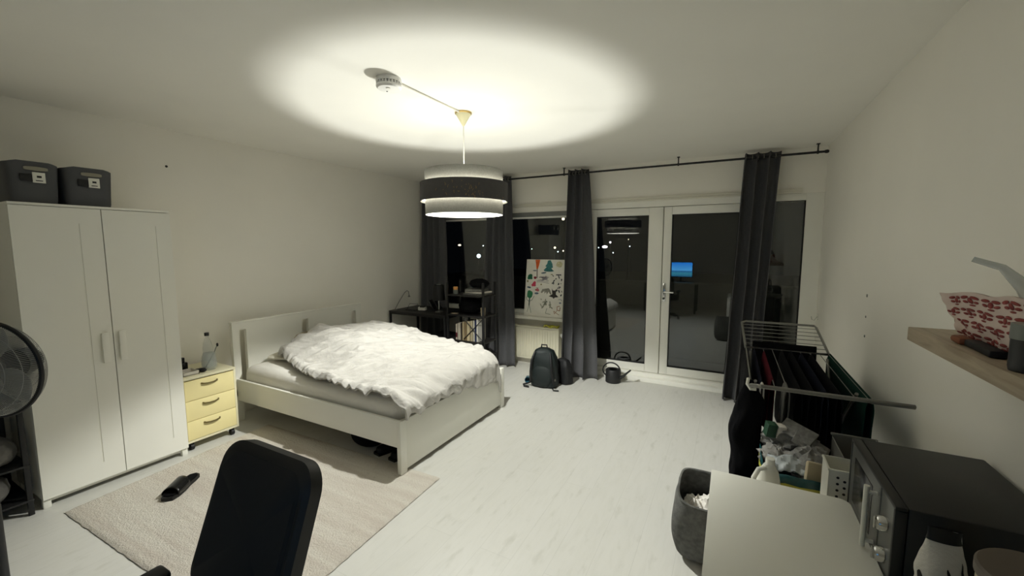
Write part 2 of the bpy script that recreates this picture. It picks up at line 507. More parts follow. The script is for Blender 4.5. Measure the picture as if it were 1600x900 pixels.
# sidelight on the right
w2 = bpy.data.objects.new('window_2', None); COL.objects.link(w2); w2.location = (0.45, 5.13, 0.1)
tag(w2, 'tall fixed side window between the far-side curtain and the bare wall', 'window', kind='structure')
b = MB().bx(0.215, 0.27, 5.116, 5.17, 0.096, 2.165, 0.004).bx(0.639, XR, 5.116, 5.17, 0.096, 2.165, 0.004).bx(0.27, 0.639, 5.116, 5.17, 0.096, 0.2, 0.004).bx(0.27, 0.639, 5.116, 5.17, 2.098, 2.165, 0.004)
b.build('window_frame', 'upvc', w2)
MB().bx(0.631, 0.639, 5.122, 5.165, 0.2, 2.098).bx(0.27, 0.639, 5.122, 5.165, 2.09, 2.098).build('gasket', 'gasket', w2)
MB().bx(0.27, 0.639, 5.142, 5.150, 0.2, 2.098).build('glass_pane', 'pane', w2)

# ---------------------------------------------------------------- outside: balcony and night street
struct('balcony_floor', MB().bx(-6, 2.5, 5.33, 6.5, -0.12, -0.02), 'concrete', label='dark concrete balcony floor beyond the doors', cat='balcony')
t = thing('balcony_parapet', 'balcony parapet with a hand rail and an added dark panel, beyond the glass doors', 'parapet', (-1.5, 6.4, -0.02))
MB().bx(-6, 2.5, 6.37, 6.43, 1.08, 1.12, 0.01).build('hand_rail', 'concrete', t)
MB().bx(-6, 2.5, 6.385, 6.415, -0.02, 1.08, 0.004).build('added_dark_panel', 'concrete', t)  # closed dark panel, added to keep reflections in the door glass clean
struct('ground', MB().bx(-90, 60, 7, 160, -8.2, -8.0), 'ground', label='dark ground far below the balcony', cat='ground')
def street_lamp(x, y, z, r, m, label, stretch=(1, 1, 1)):
    t = thing('street_lamp', label, 'street lamp', (x, y, -8.0), 'night lights beyond the windows')
    MB().cyl((x, y, -8), (x, y, z - r * 0.8), 0.05, 0.03, 8).build('pole', 'black', t)
    MB().ball((x, y, z), r, 12, stretch).build('lamp_head', m, t)
EW, EB, EP = emit('warm_street_light', (1.0, 0.85, 0.6), 3.0), emit('cold_street_light', (0.75, 0.95, 1.0), 4.0), emit('pink_street_light', (1.0, 0.85, 0.95), 4.0)
street_lamp(-25.574, 40, 0.546, 0.23, EB, 'big cold white street lamp seen under the hanging lampshade')
street_lamp(-28.222, 40, 1.793, 0.15, EW, 'warm street lamp left of the big cold one, through the desk window', (1.3, 1, 0.7))
street_lamp(-24.96, 40, 1.712, 0.07, EB, 'small cold light just above the big cold street lamp')
street_lamp(-16.87, 44, 4.70, 0.165, EW, 'single warm light high behind the canvas, under the grey vent bar')
street_lamp(-16.22, 40, 1.496, 0.11, EW, 'warm light topmost in the cluster right above the canvas')
street_lamp(-15.88, 40, 1.08, 0.07, EB, 'small light lowest in the cluster right above the canvas')
street_lamp(-15.3, 40, 1.169, 0.08, EW, 'small light in the middle of the cluster above the canvas')
street_lamp(-14.81, 40, 1.105, 0.08, EB, 'cold light beside the middle curtain, at the edge of the cluster above the canvas')
street_lamp(-18.86, 40, 1.36, 0.05, EB, 'tiny lone light at the left above the canvas')
street_lamp(-10.987, 40, 1.58, 0.21, EP, 'bright pinkish lamp seen through the left balcony door', (1.3, 1, 0.6))
street_lamp(-10.72, 41, 2.02, 0.10, EP, 'small pinkish light just above the bright pinkish lamp')
street_lamp(-10.156, 40, 1.003, 0.06, EB, 'tiny light below and right of the bright pinkish lamp')
street_lamp(-11.60, 40, 1.50, 0.06, EB, 'tiny light left of the bright pinkish lamp, at the door frame')
street_lamp(-8.586, 40, 1.618, 0.055, EB, 'tiny lone light mid-pane in the left balcony door')
street_lamp(-8.723, 40, 2.283, 0.045, EW, 'tiny warm light above the lone light in the left balcony door')

# ---------------------------------------------------------------- curtains on their rod
t = thing('curtain_rod', 'thin black curtain rod hung from the ceiling along the windows', 'curtain rod', (-1.7, 4.97, 2.53))
MB().cyl((-4.20, 4.97, 2.53), (0.742, 4.97, 2.53), 0.011, n=14).build('rod', 'blackmetal', t)
MB().lathe([(0, 0), (0.014, 0.002), (0.018, 0.02), (0.012, 0.034), (0, 0.038)], (0.738, 4.97, 2.53), 14, rot=(0, PI / 2, 0)).build('finial', 'blackmetal', t)
for x in (0.686, -0.564, -1.90, -3.3):
    MB().bx(x - 0.006, x + 0.006, 4.963, 4.977, 2.54, ZC, 0.001).bx(x - 0.014, x + 0.014, 4.95, 4.99, ZC - 0.006, ZC).lathe([(0.012, -0.008), (0.017, -0.008), (0.017, 0.008), (0.012, 0.008)], (x, 4.97, 2.53), 14, rot=(0, PI / 2, 0)).build('bracket', 'blackmetal', t)

def curtain(label, xt, xb, nf, ztop, zbot, at, ab, yt=4.97, yb=4.90, seed=0, bulge=0.0):
    xc = (xb[0] + xb[1]) / 2
    t = thing('curtain', label, 'curtain', (xc, 4.93, 0.0), 'charcoal eyelet curtains')
    def fn(u, v):
        f = v ** 0.8
        x = (xt[0] * (1 - f) + xb[0] * f) * (1 - u) + (xt[1] * (1 - f) + xb[1] * f) * u
        a = at * (1 - v) + ab * v
        ph = 2 * PI * nf * u + 0.5 * nz(u * 3 + seed, v * 1.3) + 0.4 * v * math.sin(seed + u * 5)
        s = math.sin(ph)
        s = (abs(s) ** 0.8) * (1 if s > 0 else -1)
        y = yt * (1 - v) + yb * v - a * s - bulge * sm(0.55, 1.0, v) * math.sin(PI * u) + 0.018 * nz(u * 4 + seed * 2, v * 5) * v
        x += 0.35 * a * math.cos(ph) / max(1, nf / 3) + 0.012 * nz(seed, v * 4, u) * v
        z = ztop * (1 - v) + (zbot + 0.012 * math.sin(ph)) * v
        return (x, y, z)
    MB().grid(fn, nf * 16, 44).build('drape', 'curtain', t, solid=0.003)
    for i in range(nf * 2):
        u = (i + 0.5) / (nf * 2)
        x = xt[0] * (1 - u) + xt[1] * u
        MB().tube([(x + 0.004 * math.sin(i), 4.97 + 0.022 * math.cos(a), 2.53 + 0.022 * math.sin(a)) for a in [2 * PI * k / 16 for k in range(16)]], 0.0045, 6, True).build('eyelet', 'nickel', t)
curtain('charcoal curtain in the corner behind the black desk', (-4.17, -3.78), (-4.17, -3.66), 4, 2.575, 0.02, 0.04, 0.045, seed=1, yb=4.855)
curtain('charcoal curtain behind the shelf tower, left of the radiator', (-3.0, -2.67), (-3.05, -2.52), 4, 2.575, 0.02, 0.045, 0.055, seed=3, yb=4.81)
curtain('charcoal curtain between the canvas and the left balcony door', (-1.845, -1.60), (-1.86, -1.41), 3, 2.575, 0.012, 0.05, 0.085, seed=5, yb=4.80, bulge=0.04)
curtain('charcoal curtain behind the drying rack, beside the side window', (0.06, 0.375), (-0.03, 0.27), 3, 2.575, 0.012, 0.05, 0.085, seed=8, yb=4.86, bulge=0.06)

# ---------------------------------------------------------------- radiator, sill things
t = thing('radiator', 'cream ribbed panel radiator under the window sill', 'radiator', (-2.45, 5.04, 0.1))
x0, x1 = -2.95, -1.965
bb = MB().bx(x0, x1, 4.995, 5.065, 0.10, 0.535, 0.008)
nr = 24
for i in range(nr):
    xx = x0 + 0.03 + (x1 - x0 - 0.06) * (i + 0.5) / nr
    bb.box((xx, 4.993, 0.317), (0.026, 0.016, 0.37), 0.006)
bb.build('panel', 'radiator', t)
bb = MB().bx(x0, x1, 4.983, 5.085, 0.535, 0.553, 0.004)
for i in range(30): bb.bx(x0 + 0.02 + i * 0.0322, x0 + 0.032 + i * 0.0322, 5.0, 5.07, 0.552, 0.556)
bb.build('top_grille', 'radiator', t)
MB().bx(x1, x1 + 0.006, 4.985, 5.085, 0.10, 0.553, 0.002).build('side_cover', 'radiator', t)
MB().cyl((-1.955, 5.04, 0.47), (-1.90, 5.04, 0.47), 0.012).lathe([(0, 0), (0.022, 0), (0.026, 0.02), (0.024, 0.06), (0, 0.064)], (-1.905, 5.03, 0.47), 18, rot=(PI / 2, 0, 0)).build('valve', 'white_plastic', t)
MB().tube([(-1.905, 5.05, 0.46), (-1.905, 5.06, 0.3), (-1.905, 5.06, 0.0)], 0.009, 8).build('pipe', 'radiator', t)
for x in (-2.7, -2.2): MB().bx(x, x + 0.04, 5.06, 5.116, 0.2, 0.45).build('wall_bracket', 'radiator', t)
single('folded_cloth', MB().grid(lambda u, v: (-2.18 + 0.2 * u, 4.992 + 0.085 * v, 0.562 + 0.014 * abs(math.sin(u * 6 + v * 2)) + 0.01 * nz(u * 3, v * 3)), 16, 8), mat('lime_yellow_cloth', (196, 192, 74), 0.8), 'lime yellow cloth lying on top of the cream radiator', 'cloth', loc=(-2.08, 5.03, 0.557), solid=0.012)

# the canvas with drawings, leaning on the sill
CW_, CH_ = 0.555, 0.762
t = thing('painted_canvas', 'white canvas with childlike plant and animal drawings, leaning on the window sill', 'canvas', (-2.19, 4.985, 0.702))
lean = math.radians(7.0)
CM = Matrix.Translation((-2.19, 4.985, 0.703)) @ Euler((-lean, 0, 0)).to_matrix().to_4x4()
bb = MB().bx(-CW_ / 2, CW_ / 2, 0, 0.018, 0, CH_, 0.003); bb.move(CM); bb.build('canvas', mat('primed_canvas', (242, 239, 228), 0.85, bump=0.3, bscale=600, bdist=0.001), t)
def ink(name, c): return mat('paint_' + name, c, 0.8, var=0.25, nscale=60)
def blobs(name, items, c):
    """drawn shapes: thin raised paint on the canvas; u 0..1 across, v 0..1 down"""
    bb = MB()
    for it in items:
        poly = [((u - 0.5) * CW_, (1 - v) * CH_) for u, v in it]
        bb.prism(poly, 'y', -0.0012, 0.0)
    bb.move(CM)
    return bb.build(name, ink(name, c), t)
def ell(u, v, a, b_, n=12, rot=0.0, wob=0.0, sd=0):
    o = []
    for k in range(n):
        th = 2 * PI * k / n
        r = 1 + wob * nz(math.cos(th) + sd, math.sin(th) + sd)
        x, y = a * r * math.cos(th), b_ * r * math.sin(th)
        o.append((u + x * math.cos(rot) - y * math.sin(rot), v + x * math.sin(rot) + y * math.cos(rot)))
    return o
def stroke(p, q, w=0.008):
    dx, dy = q[0] - p[0], q[1] - p[1]
    L = math.hypot(dx, dy) or 1
    ex, ey = -dy / L * w / 2, dx / L * w / 2 * 0.73
    return [(p[0] + ex, p[1] + ey), (q[0] + ex, q[1] + ey), (q[0] - ex, q[1] - ey), (p[0] - ex, p[1] - ey)]
def poly_stroke(pts, w=0.008): return [stroke(a, c, w) for a, c in zip(pts, pts[1:])]
blobs('orange_root', [[(0.235, 0.005), (0.36, 0.005), (0.34, 0.09), (0.31, 0.17), (0.275, 0.17), (0.255, 0.09)]], (214, 96, 40))
blobs('dark_stem', poly_stroke([(0.29, 0.16), (0.295, 0.25), (0.30, 0.33)], 0.02), (70, 66, 52))
blobs('teal_tree', [[(0.56, 0.02), (0.63, 0.01), (0.68, 0.07), (0.70, 0.14), (0.66, 0.15), (0.72, 0.2), (0.46, 0.19), (0.54, 0.13), (0.50, 0.12), (0.55, 0.07)], ell(0.60, 0.195, 0.13, 0.018)], (66, 128, 128))
blobs('sun_patch', [ell(0.86, 0.08, 0.08, 0.05, 14, 0, 0.4)], (210, 204, 164))
blobs('slate_leaves', [ell(0.47, 0.235, 0.07, 0.014, 10, -0.1), ell(0.23, 0.2, 0.05, 0.010), ell(0.10, 0.50, 0.055, 0.016, 10, 0.1), ell(0.31, 0.60, 0.055, 0.017)], (94, 112, 124))
blobs('green_bush', [ell(0.11, 0.31, 0.07, 0.045, 12, -0.4, 0.5), [(0.16, 0.26), (0.18, 0.35), (0.13, 0.36)]], (38, 112, 76))
blobs('red_berry', [ell(0.25, 0.325, 0.038, 0.024, 10, 0, 0.4, 3)], (146, 52, 60))
blobs('pink_flower', [ell(0.225, 0.445, 0.058, 0.042, 12, -0.5, 0.5, 5)], (206, 66, 92))
blobs('rose_fish', [ell(0.32, 0.54, 0.055, 0.026, 10, 0.1, 0.5, 2), [(0.28, 0.50), (0.36, 0.50), (0.33, 0.515)]], (184, 100, 104))
blobs('green_leaf', [ell(0.135, 0.62, 0.075, 0.07, 14, -0.2, 0.3, 1), [(0.09, 0.66), (0.17, 0.66), (0.13, 0.715)]], (54, 132, 86))
blobs('leaf_figure', poly_stroke([(0.13, 0.70), (0.125, 0.82)], 0.03) + poly_stroke([(0.04, 0.67), (0.06, 0.72), (0.12, 0.75), (0.19, 0.73), (0.25, 0.65)], 0.01) + poly_stroke([(0.125, 0.82), (0.10, 0.89), (0.08, 0.94)], 0.009) + poly_stroke([(0.13, 0.82), (0.17, 0.9), (0.19, 0.95)], 0.009), (84, 110, 96))
r_ = random.Random(3)
blobs('ink_scatter', [ell(0.80 + r_.uniform(-0.10, 0.14), 0.33 + r_.uniform(-0.05, 0.1), r_.uniform(0.01, 0.026), r_.uniform(0.008, 0.014), 7, r_.uniform(0, 3)) for _ in range(14)] + [ell(0.88 + r_.uniform(-0.10, 0.08), 0.53 + r_.uniform(-0.06, 0.09), r_.uniform(0.01, 0.024), r_.uniform(0.008, 0.014), 7, r_.uniform(0, 3)) for _ in range(14)] + [[(0.79, 0.255), (0.92, 0.253), (0.92, 0.272), (0.79, 0.272)]], (52, 58, 62))
blobs('grey_meadow', sum([poly_stroke([(0.30 + r_.uniform(0, 0.3), 0.28 + r_.uniform(0, 0.1)), (0.33 + r_.uniform(0, 0.3), 0.29 + r_.uniform(0, 0.1))], 0.009) for _ in range(22)], []) + poly_stroke([(0.30, 0.395), (0.45, 0.40), (0.62, 0.415)], 0.009), (150, 144, 150))
blobs('grazing_horses', [[(0.46, 0.52), (0.62, 0.50), (0.66, 0.53), (0.70, 0.60), (0.67, 0.61), (0.62, 0.56), (0.58, 0.61), (0.56, 0.56), (0.52, 0.60), (0.51, 0.55), (0.45, 0.59), (0.42, 0.58)]], (142, 140, 128))
blobs('black_beast', [[(0.70, 0.50), (0.73, 0.535), (0.79, 0.535), (0.82, 0.50), (0.81, 0.60), (0.88, 0.645), (0.79, 0.655), (0.76, 0.68), (0.73, 0.655), (0.63, 0.64), (0.72, 0.60)]], (54, 50, 48))
blobs('pale_tree', [ell(0.58 + r_.uniform(-0.14, 0.16), 0.77 + r_.uniform(-0.08, 0.1), r_.uniform(0.015, 0.045), r_.uniform(0.008, 0.018), 8, r_.uniform(0, 3)) for _ in range(16)] + poly_stroke([(0.60, 0.85), (0.57, 0.94), (0.70, 0.955)], 0.012), (150, 152, 134))
blobs('brown_creature', poly_stroke([(0.93, 0.80), (0.86, 0.81), (0.86, 0.87), (0.93, 0.88), (0.94, 0.82)], 0.016) + poly_stroke([(0.86, 0.88), (0.80, 0.94), (0.78, 0.89), (0.86, 0.93), (0.92, 0.95)], 0.011), (164, 120, 92))
blobs('blue_scribble', poly_stroke([(0.88, 0.69), (0.95, 0.685), (0.97, 0.71)], 0.012) + [ell(0.93, 0.745, 0.03, 0.016)], (132, 140, 150))
blobs('olive_marks', [ell(0.055, 0.39, 0.02, 0.022), ell(0.42, 0.44, 0.02, 0.013), ell(0.68, 0.26, 0.03, 0.008)], (140, 136, 84))

# ---------------------------------------------------------------- watering can, backpacks
t = thing('watering_can', 'dark grey watering can with hoop handle and long spout, by the balcony doors', 'watering can', (-1.20, 4.86, 0))
cx, cy = -1.20, 4.86
MB().lathe([(0, 0.0), (0.082, 0.0), (0.09, 0.008), (0.09, 0.15), (0.085, 0.158), (0.05, 0.162), (0.048, 0.156), (0.08, 0.15), (0.083, 0.012), (0, 0.012)], (cx, cy, 0), 32).build('body', 'can', t)
MB().tube([(cx + 0.08, cy - 0.01, 0.06), (cx + 0.12, cy - 0.02, 0.085), (cx + 0.17, cy - 0.03, 0.14), (cx + 0.215, cy - 0.04, 0.185)], [0.02, 0.016, 0.011, 0.009], 12).build('spout', 'can', t)
MB().tube([(cx - 0.088, cy, 0.07)] + [(cx - 0.02 + 0.105 * math.cos(a), cy, 0.135 + 0.10 * math.sin(a)) for a in [PI * 1.08 - k * PI * 1.1 / 14 for k in range(15)]] + [(cx + 0.086, cy, 0.11)], 0.0085, 10).build('handle', 'can', t)

def backpack(loc, label, m, s=1.0, rz=0.0, full=True):
    t = thing('backpack', label, 'backpack', loc, None, rz)
    def body(u, v):
        a = 2 * PI * u
        prof = [(0.0, 0.0), (0.7, 0.0), (0.98, 0.04), (1.0, 0.25), (0.97, 0.5), (0.88, 0.75), (0.68, 0.92), (0.35, 0.985), (0.0, 1.0)]
        k = v * (len(prof) - 1); i = min(int(k), len(prof) - 2); f = k - i
        r = prof[i][0] * (1 - f) + prof[i + 1][0] * f; z = prof[i][1] * (1 - f) + prof[i + 1][1] * f
        c, s_ = math.cos(a), math.sin(a)
        c = math.copysign(abs(c) ** 0.6, c); s_ = math.copysign(abs(s_) ** 0.6, s_)
        w = 1 + 0.09 * nz(c * 2 + loc[0], s_ * 2, z * 4) * r
        return (0.165 * r * c * w * s, (0.115 * r * s_ * w - 0.03 * z) * s, (0.47 * z) * s)
    MB().grid(body, 40, 24, True).build('main_bag', m, t, world=False)
    if full:
        def pocket(u, v):
            a = PI * u
            r = math.sin(PI * min(1, v * 0.96 + 0.04)) ** 0.45
            return (0.125 * math.cos(a) * r, -0.105 - 0.05 * math.sin(a) * r * (1 - 0.4 * v), 0.02 + 0.27 * v)
        MB().grid(pocket, 20, 14).build('front_pocket', m, t, world=False, solid=0.006)
        for sx in (-1, 1):
            MB().tube([(sx * 0.09, -0.10, 0.42), (sx * 0.115, -0.155, 0.33), (sx * 0.125, -0.165, 0.2), (sx * 0.14, -0.12, 0.06)], 0.012, 8).build('compression_strap', 'backpack2', t, world=False)
        MB().tube([(-0.035, -0.03, 0.455), (-0.03, -0.035, 0.495), (0.03, -0.035, 0.495), (0.035, -0.03, 0.455)], 0.009, 8).build('top_handle', 'backpack2', t, world=False)
        MB().tube([(-0.14, -0.05, 0.05), (-0.19, -0.09, 0.03), (-0.23, -0.11, 0.02), (-0.21, -0.14, 0.012), (-0.15, -0.15, 0.012)], 0.011, 8).build('hip_strap', 'backpack2', t, world=False)
        MB().tube([(0.12, -0.12, 0.03), (0.15, -0.17, 0.012), (0.21, -0.16, 0.011)], 0.008, 6).build('loose_strap', 'backpack2', t, world=False)
        MB().bx(0.135, 0.15, -0.09, -0.03, 0.09, 0.12, 0.004).build('buckle', 'nickel', t, world=False)
    return t
backpack((-1.88, 4.36, 0), 'dark green backpack standing on the floor before the radiator', 'backpack', 0.99, 0.12)
backpack((-1.715, 4.55, 0), 'smaller black bag half hidden between green backpack and curtain', 'backpack2', 0.66, -0.3, False)
single('plastic_cup', MB().lathe([(0, 0), (0.028, 0), (0.036, 0.085), (0.033, 0.085), (0.026, 0.006), (0, 0.006)], (0, 0, 0), 20).move(Matrix.Translation((-2.13, 4.42, 0.036)) @ Euler((PI / 2, 0, 0.4)).to_matrix().to_4x4()), 'bluething', 'small teal plastic cup lying on the floor left of the green backpack', 'cup', loc=(-2.13, 4.42, 0.0))

# ---------------------------------------------------------------- wardrobe and its boxes
t = thing('wardrobe', 'white two-door wardrobe with grooved doors, grey boxes on top', 'wardrobe', (-3.95, 1.155, 0))
wx, wy0, wy1 = -3.709, 0.7645, 1.547
MB().bx(-4.20, wx - 0.02, wy0, wy0 + 0.016, 0.06, 1.884, 0.002).bx(-4.20, wx - 0.02, wy1 - 0.016, wy1, 0.06, 1.884, 0.002).bx(-4.20, wx - 0.002, wy0, wy1, 1.884, 1.90, 0.002).bx(-4.20, wx - 0.03, wy0 + 0.016, wy1 - 0.016, 0.06, 0.085).bx(-4.20, -4.195, wy0, wy1, 0.06, 1.9).bx(wx - 0.055, wx - 0.04, wy0 + 0.01, wy1 - 0.01, 0.03, 0.06).build('body', 'white_furn', t)
def wdoor(y0, y1, gy):
    bb = MB().bx(wx - 0.018, wx - 0.004, y0, y1, 0.062, 1.881)
    g = 0.0035
    bb.bx(wx - 0.004, wx, y0, gy - g, 0.062, 1.881).bx(wx - 0.004, wx, gy + g, y1, 0.062, 1.881)
    bb.bx(wx - 0.004, wx, gy - g, gy + g, 0.062, 0.18).bx(wx - 0.004, wx, gy - g, gy + g, 1.783, 1.881)
    return bb.build('door', 'white_furn', t)
da = wdoor(wy0 + 0.001, 1.1645, 1.054)
db = wdoor(1.1695, wy1 - 0.001, 1.453)
def whandle(y, door):
    MB().bx(wx + 0.014, wx + 0.024, y - 0.018, y + 0.018, 0.855, 1.06, 0.004).bx(wx, wx + 0.014, y - 0.008, y + 0.008, 0.88, 0.90).bx(wx, wx + 0.014, y - 0.008, y + 0.008, 1.015, 1.035).build('handle', 'white_furn', door)
whandle(1.12, da); whandle(1.208, db)
for x in (wx - 0.035, -4.17):
    for y in (wy0 + 0.02, wy1 - 0.02): MB().bx(x - 0.018, x + 0.018, y - 0.018, y + 0.018, 0, 0.06, 0.003).build('foot', 'white_furn', t)

def storage_box(y0, y1, label):
    yc = (y0 + y1) / 2
    t = thing('storage_box', label, 'box', (-3.93, yc, 1.90), 'grey boxes on the wardrobe')
    w, d, hgt, tp = (y1 - y0) / 2, 0.19, 0.235, 0.045
    bb = MB(); n = 24
    def ring(z, k):  # rounded rectangle
        f = 1 - tp * 0 + 0.07 * (z / hgt)
        pts = []
        for i in range(n):
            a = 2 * PI * (i + 0.5) / n
            c, s_ = math.cos(a), math.sin(a)
            c = math.copysign(abs(c) ** 0.28, c); s_ = math.copysign(abs(s_) ** 0.28, s_)
            zz = z
            if k and z > 0.2: zz = z + 0.020 * max(0.0, 1 - (s_ / 0.9) ** 2)
            pts.append((-3.93 + d * c * f * k_, yc + w * s_ * f * k_, 1.90 + zz))
        return pts
    rows = []
    for z, k_ in ((0.001, 0.90), (0.02, 0.92), (0.10, 0.925), (hgt, 0.935), (hgt, 0.90), (0.10, 0.90), (0.02, 0.88)):
        rows.append([bb.bm.verts.new(p) for p in ring(z, 1)])
    for A, B in zip(rows, rows[1:]):
        for i in range(n): bb.bm.faces.new((A[i], A[(i + 1) % n], B[(i + 1) % n], B[i]))
    bb.bm.faces.new(rows[0][::-1]); bb.bm.faces.new(rows[-1])
    bb.build('bin', 'boxgrey', t)
    xf = -3.93 + d * 0.99
    def slot(x, w_, z, h_):
        return MB().box((x, yc + 0.012, z), (0.006, w_, h_), 0.002)
    hb = MB()
    hb.prism([(yc + 0.01 + 0.05 * math.copysign(min(1, abs(math.cos(a)) * 1.4), math.cos(a)) , 2.105 + 0.012 * math.sin(a)) for a in [2 * PI * k / 20 for k in range(20)]], 'x', xf - 0.003, xf + 0.0055)
    hb.build('handle_slot', 'boxhole', t)
    MB().bx(xf, xf + 0.006, yc - 0.058, yc - 0.005, 2.028, 2.070, 0.001).build('black_label', 'black', t)
    lb = MB().bx(xf, xf + 0.007, yc - 0.008, yc + 0.046, 2.022, 2.084, 0.001).build('white_label', 'white_plastic', t)
    MB().bx(xf + 0.007, xf + 0.008, yc + 0.010, yc + 0.030, 2.052, 2.064).bx(xf + 0.007, xf + 0.008, yc + 0.004, yc + 0.034, 2.032, 2.037).build('printed_mark', 'black', lb)
storage_box(0.775, 1.008, 'grey plastic storage box above the left wardrobe door')
storage_box(1.014, 1.262, 'grey plastic storage box over the middle of the wardrobe, nearer the bed')

# ---------------------------------------------------------------- bedside chest and the things on it
t = thing('bedside_chest', 'small pale yellow three-drawer chest between wardrobe and bed', 'drawer chest', (-3.95, 1.75, 0))
nx, ny0, ny1 = -3.745, 1.560, 1.945
MB().bx(-4.17, nx - 0.018, ny0, ny0 + 0.016, 0.07, 0.585).bx(-4.17, nx - 0.002, ny1 - 0.016, ny1, 0.07, 0.585, 0.001).bx(-4.17, nx + 0.003, ny0, ny1, 0.583, 0.603, 0.003).bx(-4.17, nx - 0.004, ny0, ny1, 0.07, 0.088).bx(-4.17, -4.165, ny0, ny1, 0.07, 0.6).build('body', 'cream', t)
for k, (z0, z1) in enumerate(((0.092, 0.247), (0.251, 0.410), (0.414, 0.574))):
    d = MB().bx(nx - 0.018, nx, ny0 + 0.004, ny1 - 0.018, z0, z1, 0.0015).build('drawer', 'yellow', t)
    yc, zc = 1.74, z1 - 0.038
    MB().tube([(nx, yc - 0.058, zc), (nx + 0.016, yc - 0.05, zc - 0.002), (nx + 0.022, yc - 0.02, zc - 0.006), (nx + 0.022, yc + 0.02, zc - 0.006), (nx + 0.016, yc + 0.05, zc - 0.002), (nx, yc + 0.058, zc)], 0.006, 8).build('pull', 'bronze', d)
for x in (-3.79, -4.12):
    for y in (ny0 + 0.04, ny1 - 0.04): MB().cyl((x, y - 0.012, 0.026), (x, y + 0.012, 0.026), 0.026, n=18).bx(x - 0.012, x + 0.012, y - 0.014, y + 0.014, 0.04, 0.07).build('caster', 'black', t)
zt = 0.604
jx, jy = -3.85, 1.80
t = thing('glass_jar', 'clear blue-grey glass jar standing on the yellow bedside chest', 'jar', (jx, jy, zt))
MB().lathe([(0, 0), (0.040, 0), (0.052, 0.015), (0.055, 0.06), (0.050, 0.11), (0.040, 0.145), (0.037, 0.145), (0.046, 0.11), (0.050, 0.06), (0.046, 0.02), (0, 0.012)], (jx, jy, zt), 28).build('glass', 'bottle', t)
t = thing('water_bottle', 'clear plastic bottle with dark cap behind the glass jar', 'bottle', (-3.945, 1.84, zt))
MB().lathe([(0, 0), (0.034, 0), (0.036, 0.02), (0.036, 0.16), (0.030, 0.21), (0.014, 0.255), (0.013, 0.275), (0, 0.275)], (-3.945, 1.84, zt), 24).build('bottle_body', 'bottle', t)
MB().cyl((-3.945, 1.84, zt + 0.272), (-3.945, 1.84, zt + 0.298), 0.017, n=20).build('cap', 'can', t)
t = thing('toothbrush', 'slim brush with dark head leaning out of the glass jar', 'brush', (jx, jy, zt + 0.02))
MB().tube([(jx - 0.02, jy - 0.02, zt + 0.022), (jx + 0.005, jy + 0.035, zt + 0.13), (jx + 0.01, jy + 0.06, zt + 0.19)], 0.004, 6).build('stem', 'greyglass', t)
MB().ball((jx + 0.011, jy + 0.065, zt + 0.2), 0.011, 10, (0.8, 0.8, 1.5)).build('brush_head', 'black', t)
t = thing('perfume_bottle', 'black square perfume bottle at the wardrobe end of the bedside chest', 'bottle', (-3.99, 1.665, zt))
MB().bx(-4.02, -3.96, 1.635, 1.695, zt, zt + 0.075, 0.008).build('bottle_body', 'blackgloss', t)
MB().bx(-4.005, -3.975, 1.65, 1.68, zt + 0.075, zt + 0.115, 0.004).build('cap', 'blackgloss', t)
t = thing('paper_box', 'open white paper box on the bedside chest near the wardrobe', 'box', (-3.86, 1.64, zt))
MB().bx(-3.93, -3.80, 1.585, 1.70, zt, zt + 0.004).bx(-3.93, -3.925, 1.585, 1.70, zt, zt + 0.028).bx(-3.805, -3.80, 1.585, 1.70, zt, zt + 0.028).bx(-3.93, -3.80, 1.585, 1.59, zt, zt + 0.028).bx(-3.93, -3.80, 1.695, 1.70, zt, zt + 0.028).build('tray', 'pile', t)
single('glasses_case', MB().ball((-3.83, 1.732, zt + 0.0165), 0.03, 16, (1.4, 0.8, 0.55), (0, 0, 0.3)), 'black', 'small black case between paper box and glass jar', 'case', loc=(-3.83, 1.732, zt))
single('pen', MB().cyl((-3.93, 1.72, zt + 0.0065), (-3.90, 1.79, zt + 0.0065), 0.006, n=8), 'black', 'short black pen lying behind the small black case', 'pen', loc=(-3.915, 1.755, zt))

# ---------------------------------------------------------------- bed
BX0, BX1, BY0, BY1 = -4.06, -1.997, 2.083, 3.583
t = thing('bed', 'white double bed frame with slotted headboard and low footboard', 'bed', ((BX0 + BX1) / 2, 2.83, 0))
bb = MB()
hx0, hx1, hz = BX0, -4.022, 0.944
s1, s2, s3 = (2.146, 2.208), (2.782, 2.858), (3.432, 3.498)
yy = [BY0, s1[0], s1[1], s2[0], s2[1], s3[0], s3[1], BY1]
for i in (0, 2, 4, 6): bb.bx(hx0, hx1, yy[i], yy[i + 1], 0.0 if i in (0, 6) else 0.28, 0.862)
bb.bx(hx0, hx1, BY0, BY1, 0.862, hz - 0.016).bx(hx0 - 0.006, hx1 + 0.008, BY0 - 0.004, BY1 + 0.004, hz - 0.016, hz, 0.002).bx(hx0, hx1, BY0, BY1, 0.24, 0.30)
bb.build('headboard', 'white_bed', t)
for y in (BY0 + 0.012, BY1 - 0.036): MB().bx(hx1, BX1 - 0.03, y, y + 0.024, 0.205, 0.405, 0.002).build('side_rail', 'white_bed', t)
MB().bx(BX1 - 0.032, BX1 - 0.008, BY0 + 0.06, BY1 - 0.06, 0.035, 0.405, 0.002).build('footboard', 'white_bed', t)
for y in (BY0, BY1 - 0.062): MB().bx(BX1 - 0.036, BX1, y, y + 0.062, 0.0145 if y < 3 else 0, 0.4065, 0.003).build('leg', 'white_bed', t)
bb = MB()
for i in range(18): bb.bx(-3.98 + i * 0.108, -3.91 + i * 0.108, BY0 + 0.036, BY1 - 0.036, 0.262, 0.275)
bb.bx(-4.02, -2.04, 2.81, 2.85, 0.205, 0.262)
bb.build('slats', 'wood', t)
